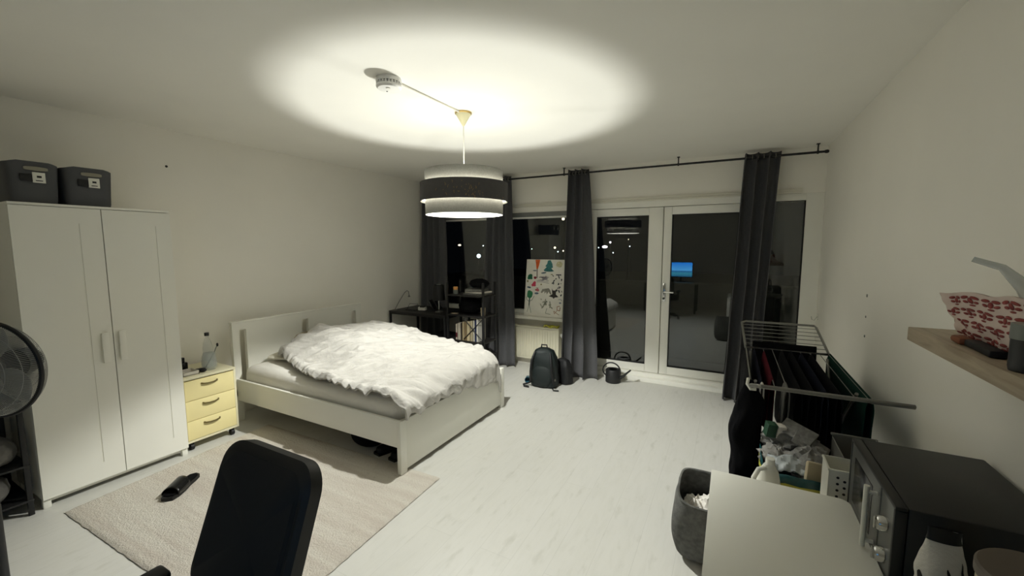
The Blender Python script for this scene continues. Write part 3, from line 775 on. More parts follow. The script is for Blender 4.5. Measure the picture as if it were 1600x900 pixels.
t2 = single('mattress', MB().box(((-4.00 - 2.05) / 2, (2.135 + 3.535) / 2, 0.402), (1.95, 1.40, 0.252), 0.085, seg=6), 'sheet', 'white sheeted mattress lying in the bed frame under the duvet', 'mattress', loc=(-3.025, 2.835, 0.276))

def pillow(c, sx, sy, sz, rot, label, m='pillow'):
    def fn(u, v):
        a, b_ = 2 * PI * u, PI * (v - 0.5)
        x = math.copysign(abs(math.cos(a)) ** 0.45, math.cos(a)) * (math.cos(b_) ** 0.55)
        y = math.copysign(abs(math.sin(a)) ** 0.45, math.sin(a)) * (math.cos(b_) ** 0.55)
        z = math.sin(b_) * (1 - 0.55 * max(abs(x), abs(y)) ** 3)
        w = 1 + 0.05 * nz(x * 3 + c[1], y * 3)
        return (x * sx * w, y * sy * w, z * sz + 0.006 * nz(x * 6, y * 6, z))
    mb = MB().grid(fn, 44, 22, True).move(Matrix.Translation(c) @ Euler(rot).to_matrix().to_4x4())
    return single('pillow', mb, m, label, 'pillow', 'pillows at the headboard', loc=(c[0], c[1], c[2] - sz))
pillow((-3.80, 2.59, 0.574), 0.19, 0.26, 0.042, (0, -0.05, 0.08), 'white pillow with its end peeping out of the duvet, nearest the bedside chest')
pillow((-3.975, 2.84, 0.645), 0.10, 0.20, 0.026, (0, -1.25, 0.0), 'beige pillow standing against the middle of the headboard behind the duvet', M['kraft'])

def duvet_pt(u, v):
    # u: head -> foot, v: near side -> far side
    yN = 2.345 - 0.19 * sm(0.0, 0.45, u) - 0.045 * sm(0.4, 1.0, u) + 0.024 * nz(u * 9, 1.7) + 0.010 * nz(u * 31, 5.1)
    yF = 3.60 - 0.145 * sm(0.70, 0.92, u) + 0.01 * nz(u * 7, 4)
    y = yN + (yF - yN) * v
    xh = -3.79 - 0.06 * sm(0.02, 0.35, v) + 0.025 * nz(v * 5, 2.2)
    over = 0.165 + 0.010 * sm(0.0, 0.2, v) + 0.025 * sm(0.15, 0.55, v) + 0.095 * sm(0.5, 1.0, v) + 0.012 * nz(v * 9, 8.2)
    L = (-2.10 - xh) + over
    s = u * L
    x = xh + s
    z = 0.574
    hump = 0.165 * math.exp(-((x + 3.55) / 0.72) ** 2) * sm(2.30, 2.88, y) * (1 - 0.25 * sm(3.3, 3.6, y))
    hump += 0.075 * math.exp(-((x + 3.78) / 0.26) ** 2) * sm(2.22, 2.42, y) * (1 - sm(2.8, 3.0, y))
    z += hump + 0.020 * sm(2.2, 2.6, y)
    # wrinkles: long diagonal creases, short crumples and fine puckers
    wx_ = x + 0.05 * nz(x * 3, y * 3, 9.0); wy_ = y + 0.05 * nz(x * 3, y * 3, 4.0)
    q = wx_ * 0.75 + wy_ * 0.66
    p = -wx_ * 0.66 + wy_ * 0.75
    def ridge(a, b_, c): return 1 - abs(nz(a, b_, c)) * 2.2
    wz = 0.020 * ridge(q * 2.0, p * 5.5, 3.1)
    wz += 0.022 * ridge(q * 3.6, p * 11.0, 7.7)
    wz += 0.015 * ridge(q * 5 + 3, p * 20.0, 2.7)
    wz += 0.004 * ridge(q * 13, p * 34.0, 5.5) + 0.004 * nz(x * 15, y * 15, 1.0)
    z += wz - 0.022
    z += 0.020 * (1 - sm(0.0, 0.09, v)) * ridge(x * 11, y * 4, 6.0)       # bunched hem on the near side
    z -= 0.030 * (1 - sm(0.0, 0.035, v)) ** 2
    z -= 0.03 * (1 - sm(0.0, 0.05, u)) ** 2
    z -= 0.12 * sm(0.955, 1.0, v) ** 1.5
    xe = -2.075
    if x < -2.09 and 2.14 < y < 3.53: z = max(z, 0.546 + 0.3 * max(0, wz - 0.02))
    # bend over the footboard
    if x > xe - 0.08:
        k = x - (xe - 0.08)
        R = 0.11
        top = z
        if k < R * PI / 2:
            a = k / R
            x = xe - 0.08 + R * math.sin(a) + 0.075 * sm(0, R * PI / 2, k)
            z = top - R * (1 - math.cos(a))
        else:
            x = xe - 0.08 + R + 0.075 + 0.012 * nz(y * 14, z * 10) + 0.006 * math.sin(y * 37 + 3 * nz(y * 4, 2))
            z = top - R - (k - R * PI / 2)
    return (x, y, z)
single('duvet', MB().grid(duvet_pt, 260, 190), 'duvet', 'rumpled white duvet spread over the bed and hanging over its footboard', 'duvet', loc=(-2.95, 2.88, 0.53), solid=0.016)

# under the bed
single('duffel_bag', MB().ball((-2.58, 2.33, 0.095), 0.125, 24, (1.3, 0.95, 0.76)), 'black_fabric', 'bulging black bag on the floor under the bed', 'bag', loc=(-2.58, 2.33, 0))
def shoe(name, c, rz, label, cat, m='black', L=0.28, group=None):
    t = thing(name, label, cat, c, group, rz)
    def up(u, v):
        a = PI * v
        l = (u - 0.5) * L
        w = 0.034 + 0.014 * math.sin(PI * min(1, u * 1.25)) 
        if u < 0.08: w *= math.sqrt(u / 0.08 + 0.02)
        if u > 0.92: w *= math.sqrt((1 - u) / 0.08 + 0.02)
        h = 0.045 + 0.05 * sm(0.45, 0.85, u)
        return (l, w * math.cos(a), 0.018 + h * math.sin(a) ** 0.8)
    MB().grid(up, 24, 14).build('upper', m, t, world=False)
    MB().prism([((u - 0.5) * L * 1.03, s * (0.036 + 0.016 * math.sin(PI * min(1, u * 1.25)))) for u, s in [(k / 12, 1) for k in range(13)] + [(1 - k / 12, -1) for k in range(13)]], 'z', 0, 0.02).build('sole', 'blackgloss', t, world=False)
    return t
shoe('shoe', (-2.37, 2.37, 0), 1.4, 'black shoe under the bed beside the bulging bag', 'shoe', group='shoes under the bed')
shoe('shoe', (-2.21, 2.36, 0), 1.45, 'black shoe under the bed nearest the front bed leg', 'shoe', group='shoes under the bed')

# ---------------------------------------------------------------- rug and slipper
NL, NR, FR, FL = (-3.565, 0.812), (-1.688, 0.855), (-1.752, 2.203), (-3.70, 2.17)
def rugp(u, v, h):
    e = min(u, 1 - u, v, 1 - v)
    x = (NL[0] * (1 - u) + NR[0] * u) * (1 - v) + (FL[0] * (1 - u) + FR[0] * u) * v
    y = (NL[1] * (1 - u) + NR[1] * u) * (1 - v) + (FL[1] * (1 - u) + FR[1] * u) * v
    ed = (1 - sm(0, 0.02, e))
    x += 0.006 * nz(v * 30, u * 30) * ed; y += 0.006 * nz(u * 30, v * 30, 3) * ed
    return (x, y, h)
bb = MB()
bb.grid(lambda u, v: rugp(u, v, 0.0045 + 0.0085 * sm(0, 0.012, min(u, 1 - u, v, 1 - v)) + 0.0022 * nz(u * 70, v * 50)), 170, 120)
bb.grid(lambda u, v: rugp(u, v, 0.001), 12, 12)
single('rug', bb, 'rug', 'cream striped pile rug on the floor between wardrobe and bed', 'rug', loc=(-2.68, 1.51, 0))
sl = math.atan2(1.41 - 1.151, -3.294 + 3.118)
t = thing('slipper', 'single black slide slipper lying on the cream rug', 'slipper', (-3.205, 1.28, 0.013), None, sl)
outl = [(-0.155, 0.0), (-0.145, 0.034), (-0.10, 0.047), (-0.04, 0.048), (0.03, 0.038), (0.09, 0.038), (0.135, 0.030), (0.152, 0.0), (0.135, -0.030), (0.09, -0.036), (0.03, -0.036), (-0.04, -0.046), (-0.10, -0.046), (-0.145, -0.034)]
MB().prism(outl, 'z', 0.0, 0.024).build('sole', 'black', t, world=False)
MB().prism([(x * 0.9, y * 0.88) for x, y in outl], 'z', 0.0238, 0.030).build('footbed', 'black_fabric', t, world=False)
MB().grid(lambda u, v: (-0.115 + 0.115 * u + 0.012 * math.sin(PI * v), 0.050 * math.cos(PI * v), 0.02 + (0.042 + 0.018 * u) * math.sin(PI * v) ** 0.75), 8, 18).build('strap', 'blackgloss', t, solid=0.005, world=False)

# ---------------------------------------------------------------- pendant lamp
LX, LY = -1.785, 2.601
t = thing('pendant_lamp', 'three-tier grey drum pendant lamp hanging on a white cord from the ceiling', 'lamp', (LX, LY, ZC))
MB().lathe([(0, ZC - 0.095), (0.008, ZC - 0.095), (0.012, ZC - 0.088), (0.056, ZC - 0.012), (0.058, ZC - 0.002), (0, ZC - 0.002)], (LX, LY, 0), 28).build('ceiling_cup', 'ceramic', t)
MB().lathe([(0.056, ZC - 0.012), (0.062, ZC - 0.010), (0.062, ZC - 0.0005), (0.056, ZC - 0.0005)], (LX, LY, 0), 28).build('cup_ring', 'brass_ring', t)
MB().cyl((LX, LY, 2.175), (LX, LY, ZC - 0.09), 0.0045, n=10).build('cord', 'cable', t)
zb, zt_, r1 = 1.868, 2.188, 0.288
def drum(z0, z1, r, th=0.0025, n=96):
    return MB().lathe([(r, z0), (r, z1), (r - th, z1), (r - th, z0), (r, z0)], (LX, LY, 0), n)
drum(2.078, zt_, r1).build('upper_shade', 'shade', t)
drum(zb, 1.988, r1).build('lower_shade', 'shade', t)
drum(1.962, 2.098, 0.324).build('outer_band', 'band', t)
drum(1.9625, 2.0975, 0.3212, 0.0012).build('band_lining', 'white_cloth', t)
bb = MB()
for k in range(3):
    a = 2 * PI * k / 3 + 0.4
    bb.cyl((LX + 0.016 * math.cos(a), LY + 0.016 * math.sin(a), 2.165), (LX + (r1 - 0.002) * math.cos(a), LY + (r1 - 0.002) * math.sin(a), 2.178), 0.0014, n=6)
    for z in (1.975, 2.085): bb.cyl((LX + r1 * math.cos(a), LY + r1 * math.sin(a), z), (LX + 0.322 * math.cos(a), LY + 0.322 * math.sin(a), z), 0.002, n=6)
bb.lathe([(0.0152, 2.162), (0.021, 2.162), (0.021, 2.168), (0.0152, 2.168)], (LX, LY, 0), 20)
bb.build('shade_carrier', 'white_plastic', t)
MB().cyl((LX, LY, 2.136), (LX, LY, 2.18), 0.015, n=20).build('socket', 'white_plastic', t)
# glints of gold thread on the band
r_ = random.Random(11)
bb = MB()
for _ in range(46):
    a = -0.95 + r_.gauss(0, 0.22) - 0.55 * 0
    a = math.atan2(-LY, -LX) + r_.gauss(0, 0.30)
    z = 1.972 + abs(r_.gauss(0, 0.045)); z = min(z, 2.07)
    da, dz = r_.uniform(-0.03, 0.03), r_.uniform(-0.02, 0.02)
    R = 0.3245
    bb.tube([(LX + R * math.cos(a + da * k), LY + R * math.sin(a + da * k), z + dz * k + 0.004 * math.sin(3 * k)) for k in (0, 0.5, 1)], 0.0009, 4)
bb.build('gold_thread', mat('gold_thread', (150, 122, 62), 0.4, 0.7), t, label='gold embroidery on the dark band')
MB().lathe([(0, 2.035), (0.014, 2.037), (0.027, 2.052), (0.031, 2.070), (0.026, 2.092), (0.015, 2.120), (0.013, 2.136), (0, 2.136)], (LX, LY, 0), 24).build('bulb', 'clear', t)
ld = bpy.data.lights.new('bulb_glow', 'POINT')
ld.energy = BULB_WATTS; ld.color = BULB_COLOR; ld.shadow_soft_size = 0.022
ld.use_nodes = True
lt = ld.node_tree
em = lt.nodes['Emission']
tc = lt.nodes.new('ShaderNodeTexCoord')
sx = lt.nodes.new('ShaderNodeSeparateXYZ'); lt.links.new(tc.outputs['Normal'], sx.inputs[0])
mxx = lt.nodes.new('ShaderNodeMath'); mxx.operation = 'MAXIMUM'; mxx.inputs[1].default_value = 0.39; lt.links.new(sx.outputs[2], mxx.inputs[0])
dv = lt.nodes.new('ShaderNodeMath'); dv.operation = 'DIVIDE'; dv.inputs[0].default_value = 0.39; lt.links.new(mxx.outputs[0], dv.inputs[1])
pw = lt.nodes.new('ShaderNodeMath'); pw.operation = 'POWER'; pw.inputs[1].default_value = BULB_WING; lt.links.new(dv.outputs[0], pw.inputs[0])
up = lt.nodes.new('ShaderNodeMath'); up.operation = 'MULTIPLY'; up.inputs[1].default_value = BULB_LIFT; lt.links.new(pw.outputs[0], up.inputs[0])
z2 = lt.nodes.new('ShaderNodeMath'); z2.operation = 'MULTIPLY'; lt.links.new(sx.outputs[2], z2.inputs[0]); lt.links.new(sx.outputs[2], z2.inputs[1])
dm = lt.nodes.new('ShaderNodeMath'); dm.operation = 'MULTIPLY_ADD'; dm.inputs[1].default_value = -BULB_NADIR; dm.inputs[2].default_value = 1.0; lt.links.new(z2.outputs[0], dm.inputs[0])
mr = lt.nodes.new('ShaderNodeMapRange'); mr.interpolation_type = 'SMOOTHSTEP'   # the beam fades towards its rim
for i_, v_ in ((1, -0.45), (2, -0.70), (3, 0.25), (4, 1.0)): mr.inputs[i_].default_value = v_
lt.links.new(sx.outputs[2], mr.inputs[0])
dn = lt.nodes.new('ShaderNodeMath'); dn.operation = 'MULTIPLY'; lt.links.new(dm.outputs[0], dn.inputs[0]); lt.links.new(mr.outputs[0], dn.inputs[1])
gt = lt.nodes.new('ShaderNodeMath'); gt.operation = 'GREATER_THAN'; gt.inputs[1].default_value = 0.0; lt.links.new(sx.outputs[2], gt.inputs[0])
mxf = lt.nodes.new('ShaderNodeMix'); mxf.data_type = 'FLOAT'
lt.links.new(gt.outputs[0], mxf.inputs[0]); lt.links.new(dn.outputs[0], mxf.inputs[2]); lt.links.new(up.outputs[0], mxf.inputs[3])
lt.links.new(mxf.outputs[0], em.inputs['Strength'])
lo = bpy.data.objects.new('bulb_glow', ld); COL.objects.link(lo); lo.parent = t
lo.location = (0, 0, 2.055 - ZC)
# cable along the ceiling to the smoke detector
single('ceiling_cable', MB().tube([(-1.80, 1.95, ZC - 0.0072), (-1.795, 2.25, ZC - 0.0072), (-1.786, LY - 0.05, ZC - 0.008)], 0.007, 8), 'cable', 'white cable running along the ceiling from smoke detector to lamp cup', 'cable', loc=(-1.793, 2.25, ZC - 0.01))
t = thing('smoke_detector', 'round white smoke detector on the ceiling beside the lamp', 'smoke detector', (-1.815, 1.885, ZC))
dx, dy = -1.815, 1.885
MB().lathe([(0, ZC), (0.072, ZC), (0.074, ZC - 0.02), (0.071, ZC - 0.026), (0.0, ZC - 0.026)], (dx, dy, 0), 36).build('base', 'detector', t)
MB().lathe([(0.066, ZC - 0.026), (0.066, ZC - 0.040), (0, ZC - 0.040)], (dx, dy, 0), 36).build('vent_gap', 'gasket', t)
bb = MB()
for k in range(24):
    a = 2 * PI * k / 24
    bb.box((dx + 0.069 * math.cos(a), dy + 0.069 * math.sin(a), ZC - 0.033), (0.006, 0.006, 0.016), rot=(0, 0, a))
bb.lathe([(0.066, ZC - 0.032), (0.071, ZC - 0.032), (0.071, ZC - 0.035), (0.066, ZC - 0.035)], (dx, dy, 0), 36)
bb.build('vent_ribs', 'detector', t)
cv = MB().lathe([(0.073, ZC - 0.040), (0.073, ZC - 0.050), (0.064, ZC - 0.060), (0.03, ZC - 0.064), (0, ZC - 0.064), (0, ZC - 0.040)], (dx, dy, 0), 36).build('cover', 'detector', t)
MB().lathe([(0, -0.0025), (0.013, -0.002), (0.013, 0.002), (0, 0.002)], (dx + 0.015, dy - 0.02, ZC - 0.0645), 18).build('test_button', 'white_plastic', cv)
MB().ball((dx - 0.025, dy + 0.01, ZC - 0.0625), 0.006, 10).build('indicator', 'greyglass', cv)

# ---------------------------------------------------------------- small marks on the walls
def wall_mark(x, y, z, nx_, label, r=0.008):
    single('wall_plug', MB().lathe([(0, 0), (r, 0), (r * 0.9, 0.003), (0, 0.004)], (x, y, z), 12, rot=(0, nx_ * PI / 2, 0)), 'greyglass' if nx_ < 0 else 'can', label, 'wall plug', 'plugs in the walls', loc=(x, y, z))
wall_mark(XL, 1.767, 2.306, 1, 'lone dark nail in the wall above the bedside chest', 0.010)
wall_mark(XR, 3.431, 1.312, -1, 'topmost of three grey wall plugs near the oak shelf', 0.011)
wall_mark(XR, 3.42, 1.175, -1, 'middle one of three grey wall plugs near the oak shelf', 0.008)
wall_mark(XR, 3.412, 1.049, -1, 'lowest of three grey wall plugs near the oak shelf', 0.009)
t = thing('clear_hook', 'clear plastic hook stuck to the wall corner above the drying rack', 'hook', (XR, 5.03, 0.91))
MB().bx(XR - 0.006, XR, 5.0, 5.06, 0.90, 0.96, 0.002).build('plate', 'bottle', t)
MB().tube([(XR - 0.004, 5.03, 0.93), (XR - 0.03, 5.03, 0.89), (XR - 0.05, 5.03, 0.90), (XR - 0.055, 5.03, 0.93)], 0.005, 8).build('hook', 'bottle', t)

# ---------------------------------------------------------------- office chair in the foreground
t = thing('office_chair', 'black office chair with a tall rounded backrest, in the foreground', 'office chair', (-1.27, 0.42, 0))
rec = math.radians(20)
BCM = Matrix.Translation((-1.315, 0.615, 0.49)) @ Euler((-rec, 0, 0.0)).to_matrix().to_4x4()
def rrect(w, h, r, n=8, taper=0.0):
    pts = []
    for cx_, cy_, a0 in ((w - r, h - r, 0), (-(w - r), h - r, PI / 2), (-(w - r), r, PI), (w - r, r, 1.5 * PI)):
        for k in range(n + 1):
            a = a0 + PI / 2 * k / n
            pts.append((cx_ + r * math.cos(a), cy_ + r * math.sin(a)))
    return [(x * (1 - taper * (1 - z / h)), z) for x, z in pts]
def plate(bm_, outline, y0, y1, curve, inset=0.0, round_=0.012):
    rows = []
    cx_ = sum(p[0] for p in outline) / len(outline); cz_ = sum(p[1] for p in outline) / len(outline)
    for k, y in ((1 - round_ * 6, y0), (1.0, y0 + round_), (1.0, y1 - round_), (1 - round_ * 6, y1)):
        rows.append([bm_.bm.verts.new((cx_ + (x - cx_) * k, y + curve * (x / 0.24) ** 2, cz_ + (z - cz_) * k)) for x, z in outline])
    n = len(outline)
    for A, B in zip(rows, rows[1:]):
        for i in range(n): bm_.bm.faces.new((A[i], A[(i + 1) % n], B[(i + 1) % n], B[i]))
    for row, rev in ((rows[0], True), (rows[-1], False)):
        c = bm_.bm.verts.new((cx_, (y0 if rev else y1), cz_))
        for i in range(n):
            f = (row[i], row[(i + 1) % n], c)
            bm_.bm.faces.new(f[::-1] if rev else f)
    return bm_
plate(MB(), rrect(0.235, 0.50, 0.085), -0.01, 0.055, -0.02).move(BCM).build('backrest', 'black', t)
plate(MB(), rrect(0.208, 0.455, 0.07), -0.022, 0.0, -0.02).move(BCM @ Matrix.Translation((0, 0, 0.015))).build('back_mesh', 'black_mesh', t)
plate(MB(), rrect(0.03, 0.45, 0.02), 0.05, 0.075, 0.0).move(BCM @ Matrix.Translation((0, 0, -0.22))).build('back_support', 'blackgloss', t)
MB().box((-1.27, 0.36, 0.475), (0.49, 0.50, 0.09), 0.04, seg=4).build('seat', 'black_fabric', t)
for s in (-1, 1):
    x = -1.27 + s * 0.25
    a_ = MB().tube([(x - s * 0.06, 0.45, 0.43), (x, 0.45, 0.44), (x, 0.46, 0.61)], 0.018, 10).build('armrest', 'blackgloss', t)
    MB().box((x, 0.42, 0.622), (0.07, 0.26, 0.035), 0.015, seg=4).build('arm_pad', 'black', a_)
MB().cyl((-1.27, 0.38, 0.10), (-1.27, 0.38, 0.43), 0.025).cyl((-1.27, 0.38, 0.10), (-1.27, 0.38, 0.25), 0.035).bx(-1.37, -1.17, 0.28, 0.48, 0.40, 0.435, 0.01).build('gas_lift', 'blackgloss', t)
bb = MB().cyl((-1.27, 0.38, 0.07), (-1.27, 0.38, 0.12), 0.045)
for k in range(5):
    a = 2 * PI * k / 5 + 0.3
    e = (-1.27 + 0.29 * math.cos(a), 0.38 + 0.29 * math.sin(a))
    bb.tube([(-1.27, 0.38, 0.10), (e[0], e[1], 0.07)], [0.026, 0.017], 8)
bb.build('star_base', 'blackgloss', t)
for k in range(5):
    a = 2 * PI * k / 5 + 0.3
    e = (-1.27 + 0.29 * math.cos(a), 0.38 + 0.29 * math.sin(a))
    MB().cyl((e[0] - 0.022, e[1], 0.027), (e[0] - 0.006, e[1], 0.027), 0.027, n=16).cyl((e[0] + 0.006, e[1], 0.027), (e[0] + 0.022, e[1], 0.027), 0.027, n=16).cyl((e[0], e[1], 0.03), (e[0], e[1], 0.07), 0.006).build('caster', 'black', t)

# ---------------------------------------------------------------- fan and rack at the left edge
fc = Vector((-2.667, 0.452, 1.133))
t = thing('pedestal_fan', 'grey pedestal fan with black rim at the left, before the wardrobe', 'fan', (fc.x, fc.y, 0))
ax = Vector((0.50, -0.86, -0.03)).normalized()
FM = Matrix.Translation(fc) @ Vector((0, 0, 1)).rotation_difference(ax).to_matrix().to_4x4()
R = 0.20
def cage(sgn, dep):
    bb = MB()
    for k in range(150):
        a = 2 * PI * k / 150
        bb.tube([(rr * math.cos(a + 0.25 * (1 - rr / R)), rr * math.sin(a + 0.25 * (1 - rr / R)), sgn * dep * math.sqrt(max(0, 1 - (rr / R) ** 2.2))) for rr in (0.05, 0.10, 0.14, 0.17, 0.19, 0.2, R)], 0.0012, 4)
    for rr in (0.05, 0.12, 0.17): bb.tube([(rr * math.cos(2 * PI * k / 40), rr * math.sin(2 * PI * k / 40), sgn * dep * math.sqrt(1 - (rr / R) ** 2.2)) for k in range(40)], 0.0014, 4, True)
    return bb.move(FM)
cage(1, 0.07).build('front_guard', 'fanwire', t)
cage(-1, 0.095).build('rear_guard', 'fanwire', t)
MB().tube([(R * math.cos(2 * PI * k / 64), R * math.sin(2 * PI * k / 64), 0) for k in range(64)], 0.0085, 8, True).move(FM).build('rim', 'black', t)
MB().lathe([(0, 0.083), (0.05, 0.08), (0.054, 0.07), (0.04, 0.066), (0, 0.066)], (0, 0, 0), 28).move(FM).build('badge', 'greyglass', t)
def blade(k):
    a0 = 2 * PI * k / 3
    def fn(u, v):
        r = 0.035 + 0.145 * u
        w = (0.55 + 0.75 * math.sin(PI * min(1.0, 0.15 + 0.8 * u))) * (v - 0.5)
        return (r * math.cos(a0 + w), r * math.sin(a0 + w), 0.035 * (v - 0.5) + 0.005)
    return MB().grid(fn, 10, 12)
hub = MB().lathe([(0, 0.045), (0.03, 0.04), (0.04, 0.02), (0.04, -0.02), (0, -0.02)], (0, 0, 0), 24).move(FM).build('hub', 'can', t)
for k in range(3): blade(k).move(FM).build('blade', 'fanwire', t, solid=0.003)
MB().lathe([(0, -0.16), (0.05, -0.155), (0.06, -0.12), (0.06, -0.05), (0.02, -0.03), (0, -0.03)], (0, 0, 0), 24).move(FM).build('motor_housing', 'can', t)
pb = fc - ax * 0.02 + Vector((-0.03, -0.05, 0))
MB().cyl((pb.x, pb.y, 0.03), (pb.x, pb.y, pb.z - 0.02), 0.014, n=14).cyl((pb.x, pb.y, 0.03), (pb.x, pb.y, 0.55), 0.02, n=14).build('pole', 'can', t)
MB().lathe([(0, 0), (0.15, 0), (0.15, 0.012), (0.12, 0.025), (0.03, 0.04), (0, 0.04)], (pb.x, pb.y, 0), 36).build('base', 'can', t)

t = thing('shoe_rack', 'black open rack standing in the dark beside the wardrobe', 'rack', (-3.93, 0.42, 0))
for x in (-4.14, -3.72):
    for y in (0.13, 0.715): MB().bx(x - 0.012, x + 0.012, y - 0.012, y + 0.012, 0, 0.72, 0.002).build('leg', 'blackmetal', t)
for z in (0.10, 0.32, 0.70): MB().bx(-4.16, -3.705, 0.115, 0.73, z - 0.012, z, 0.002).build('shelf', 'blackmetal', t)
MB().bx(-4.17, -4.155, 0.115, 0.73, 0.02, 0.72).build('back_panel', 'black', t)
def crumple(name, c, s, m, label, cat, seed, group=None, amp=0.25, k=2.0, n=28):
    def fn(u, v):
        a, b_ = 2 * PI * u, PI * (v - 0.5)
        d = Vector((math.cos(a) * math.cos(b_), math.sin(a) * math.cos(b_), math.sin(b_)))
        r = 1 + amp * (1 - 2 * abs(noise.noise(d * k + Vector((seed, seed * 2, 0))))) * 0.6 + amp * 0.5 * noise.noise(d * k * 2.3 + Vector((0, seed, 5)))
        zz = d.z * r
        if zz < -0.85: zz = -0.85
        return (c[0] + d.x * r * s[0], c[1] + d.y * r * s[1], c[2] + zz * s[2])
    return single(name, MB().grid(fn, n, n // 2, True), m, label, cat, group, loc=(c[0], c[1], c[2] - 0.85 * s[2]), angle=25)
crumple('folded_towel', (-3.84, 0.605, 0.41), (0.13, 0.10, 0.09), 'grey_cloth', 'pale grey bundled towel on the upper tier of the dark rack by the wardrobe', 'towel', 3.1, amp=0.12)
crumple('folded_towel', (-3.84, 0.56, 0.19), (0.13, 0.10, 0.09), 'grey_cloth', 'pale grey bundled towel on the bottom tier of the dark rack by the wardrobe', 'towel', 8.4, amp=0.12)
crumple('dark_bag', (-3.93, 0.42, 0.80), (0.18, 0.22, 0.10), 'black_fabric', 'black bag lying on top of the dark rack by the wardrobe', 'bag', 5.4, amp=0.15)

# ---------------------------------------------------------------- black desk and shelf tower in the far corner
DX0, DX1, DY0, DY1, DZ = -4.18, -3.215, 4.21, 4.80, 0.75
t = thing('desk', 'black desk with thin square legs in the far corner beyond the bed', 'desk', (-3.7, 4.5, 0))
MB().bx(DX0, DX1, DY0, DY1, DZ - 0.022, DZ, 0.002).build('desk_top', 'black_wood', t)
for x in (DX0 + 0.014, DX1 - 0.014):
    for y in (DY0 + 0.014, DY1 - 0.014): MB().bx(x - 0.013, x + 0.013, y - 0.013, y + 0.013, 0, DZ - 0.022, 0.002).build('leg', 'blackmetal', t)
MB().bx(DX0 + 0.002, DX0 + 0.026, DY0 + 0.02, DY1 - 0.02, DZ - 0.05, DZ - 0.022).bx(DX1 - 0.026, DX1 - 0.002, DY0 + 0.02, DY1 - 0.02, DZ - 0.05, DZ - 0.022).bx(DX0 + 0.02, DX1 - 0.02, DY0 + 0.004, DY0 + 0.024, DZ - 0.045, DZ - 0.022).build('apron', 'blackmetal', t)
TX0, TX1, TY0, TY1 = -3.19, -2.63, 4.21, 4.525
t = thing('shelf_tower', 'black open shelf tower of books and bags at the end of the desk', 'shelf', ((TX0 + TX1) / 2, 4.37, 0))
for x in (TX0 + 0.013, TX1 - 0.013):
    for y in (TY0 + 0.013, TY1 - 0.013): MB().bx(x - 0.013, x + 0.013, y - 0.013, y + 0.013, 0, 1.19, 0.002).build('upright', 'blackmetal', t)
SZ = (0.27, 0.45, 0.775, 1.03)
for z in SZ: MB().bx(TX0, TX1, TY0, TY1, z - 0.018, z, 0.002).build('shelf', 'black_wood', t)
MB().tube([(TX0 + 0.25, TY0 + 0.02, 0.47), (TX1 - 0.03, TY0 + 0.02, 0.74)], 0.005, 6).tube([(TX1 - 0.03, TY0 + 0.02, 0.47), (TX0 + 0.25, TY0 + 0.02, 0.74)], 0.005, 6).build('cross_brace', 'blackmetal', t)
# books on the shelf below desk height
bk = [(0.030, 0.20, 0.165, (216, 206, 186)), (0.045, 0.215, 0.16, (206, 196, 176)), (0.018, 0.22, 0.165, (60, 52, 44)), (0.035, 0.235, 0.17, (190, 170, 132)), (0.028, 0.25, 0.17, (150, 128, 92)), (0.05, 0.245, 0.16, (218, 200, 160)), (0.04, 0.26, 0.17, (196, 182, 150)), (0.022, 0.265, 0.17, (228, 222, 206)), (0.02, 0.27, 0.16, (42, 54, 96)), (0.03, 0.29, 0.17, (226, 222, 212))]
names_ = ['short white-backed book with red mark at the left end of the row', 'cream book second in the row on the tower shelf', 'slim dark book third in the tower row', 'tan book fourth in the tower row', 'brown book in the middle of the tower row', 'thick cream book right of the brown one in the tower row', 'beige book behind the cross brace in the tower row', 'slim white book third from the right end of the tower row', 'slim navy book second from the right end of the tower row', 'tall white book at the right end of the tower row']
x = -3.075
for i, (w, h_, d, c) in enumerate(bk):
    c = tuple(int(q * 0.82) for q in c)
    y0 = TY0 + 0.035
    tb = thing('book', names_[i], 'book', (x + w / 2, y0 + d / 2, SZ[1]), 'books on the tower shelf')
    cm = mat('book_cover', c, 0.6, var=0.08)
    MB().bx(x + 0.001, x + 0.003, y0, y0 + d, SZ[1] + 0.0005, SZ[1] + h_).bx(x + w - 0.003, x + w - 0.001, y0, y0 + d, SZ[1] + 0.0005, SZ[1] + h_).bx(x + 0.001, x + w - 0.001, y0, y0 + 0.003, SZ[1] + 0.0005, SZ[1] + h_).build('cover', cm, tb)
    MB().bx(x + 0.003, x + w - 0.003, y0 + 0.003, y0 + d - 0.004, SZ[1] + 0.004, SZ[1] + h_ - 0.004).build('pages', 'pile', tb)
    if i == 0: MB().bx(x + 0.004, x + w - 0.004, y0 - 0.0008, y0, SZ[1] + 0.03, SZ[1] + 0.09).build('red_mark', 'maroon', tb)
    x += w + 0.003
for i, (z, c, lab) in enumerate(((SZ[0], 'paper_grey', 'grey magazine pile bottom sheet on the lowest tower shelf'), (SZ[0] + 0.016, 'pile', 'white magazine in the middle of the pile on the lowest tower shelf'), (SZ[0] + 0.032, 'paper_grey', 'grey magazine topmost of the pile on the lowest tower shelf'))):
    single('magazine', MB().box((-2.90 + 0.02 * i, 4.36, z + 0.008), (0.34, 0.22, 0.014), 0.003, (0, 0, 0.12 * (i - 1))), c, lab, 'magazine', 'magazines in the tower', loc=(-2.90, 4.36, z))
single('magazine', MB().box((-3.02, 4.38, SZ[0] + 0.055), (0.16, 0.2, 0.012), 0.003, (0, 0, 0.3)), 'navy_fabric', 'dark blue folder lying on the magazines at the left of the lowest tower shelf', 'folder', loc=(-3.02, 4.38, SZ[0] + 0.049))
crumple('rucksack', (-2.92, 4.37, SZ[2] + 0.10), (0.16, 0.12, 0.10), 'black_fabric', 'black rucksack slumped on the tower shelf at desk height', 'bag', 2.2, amp=0.12)
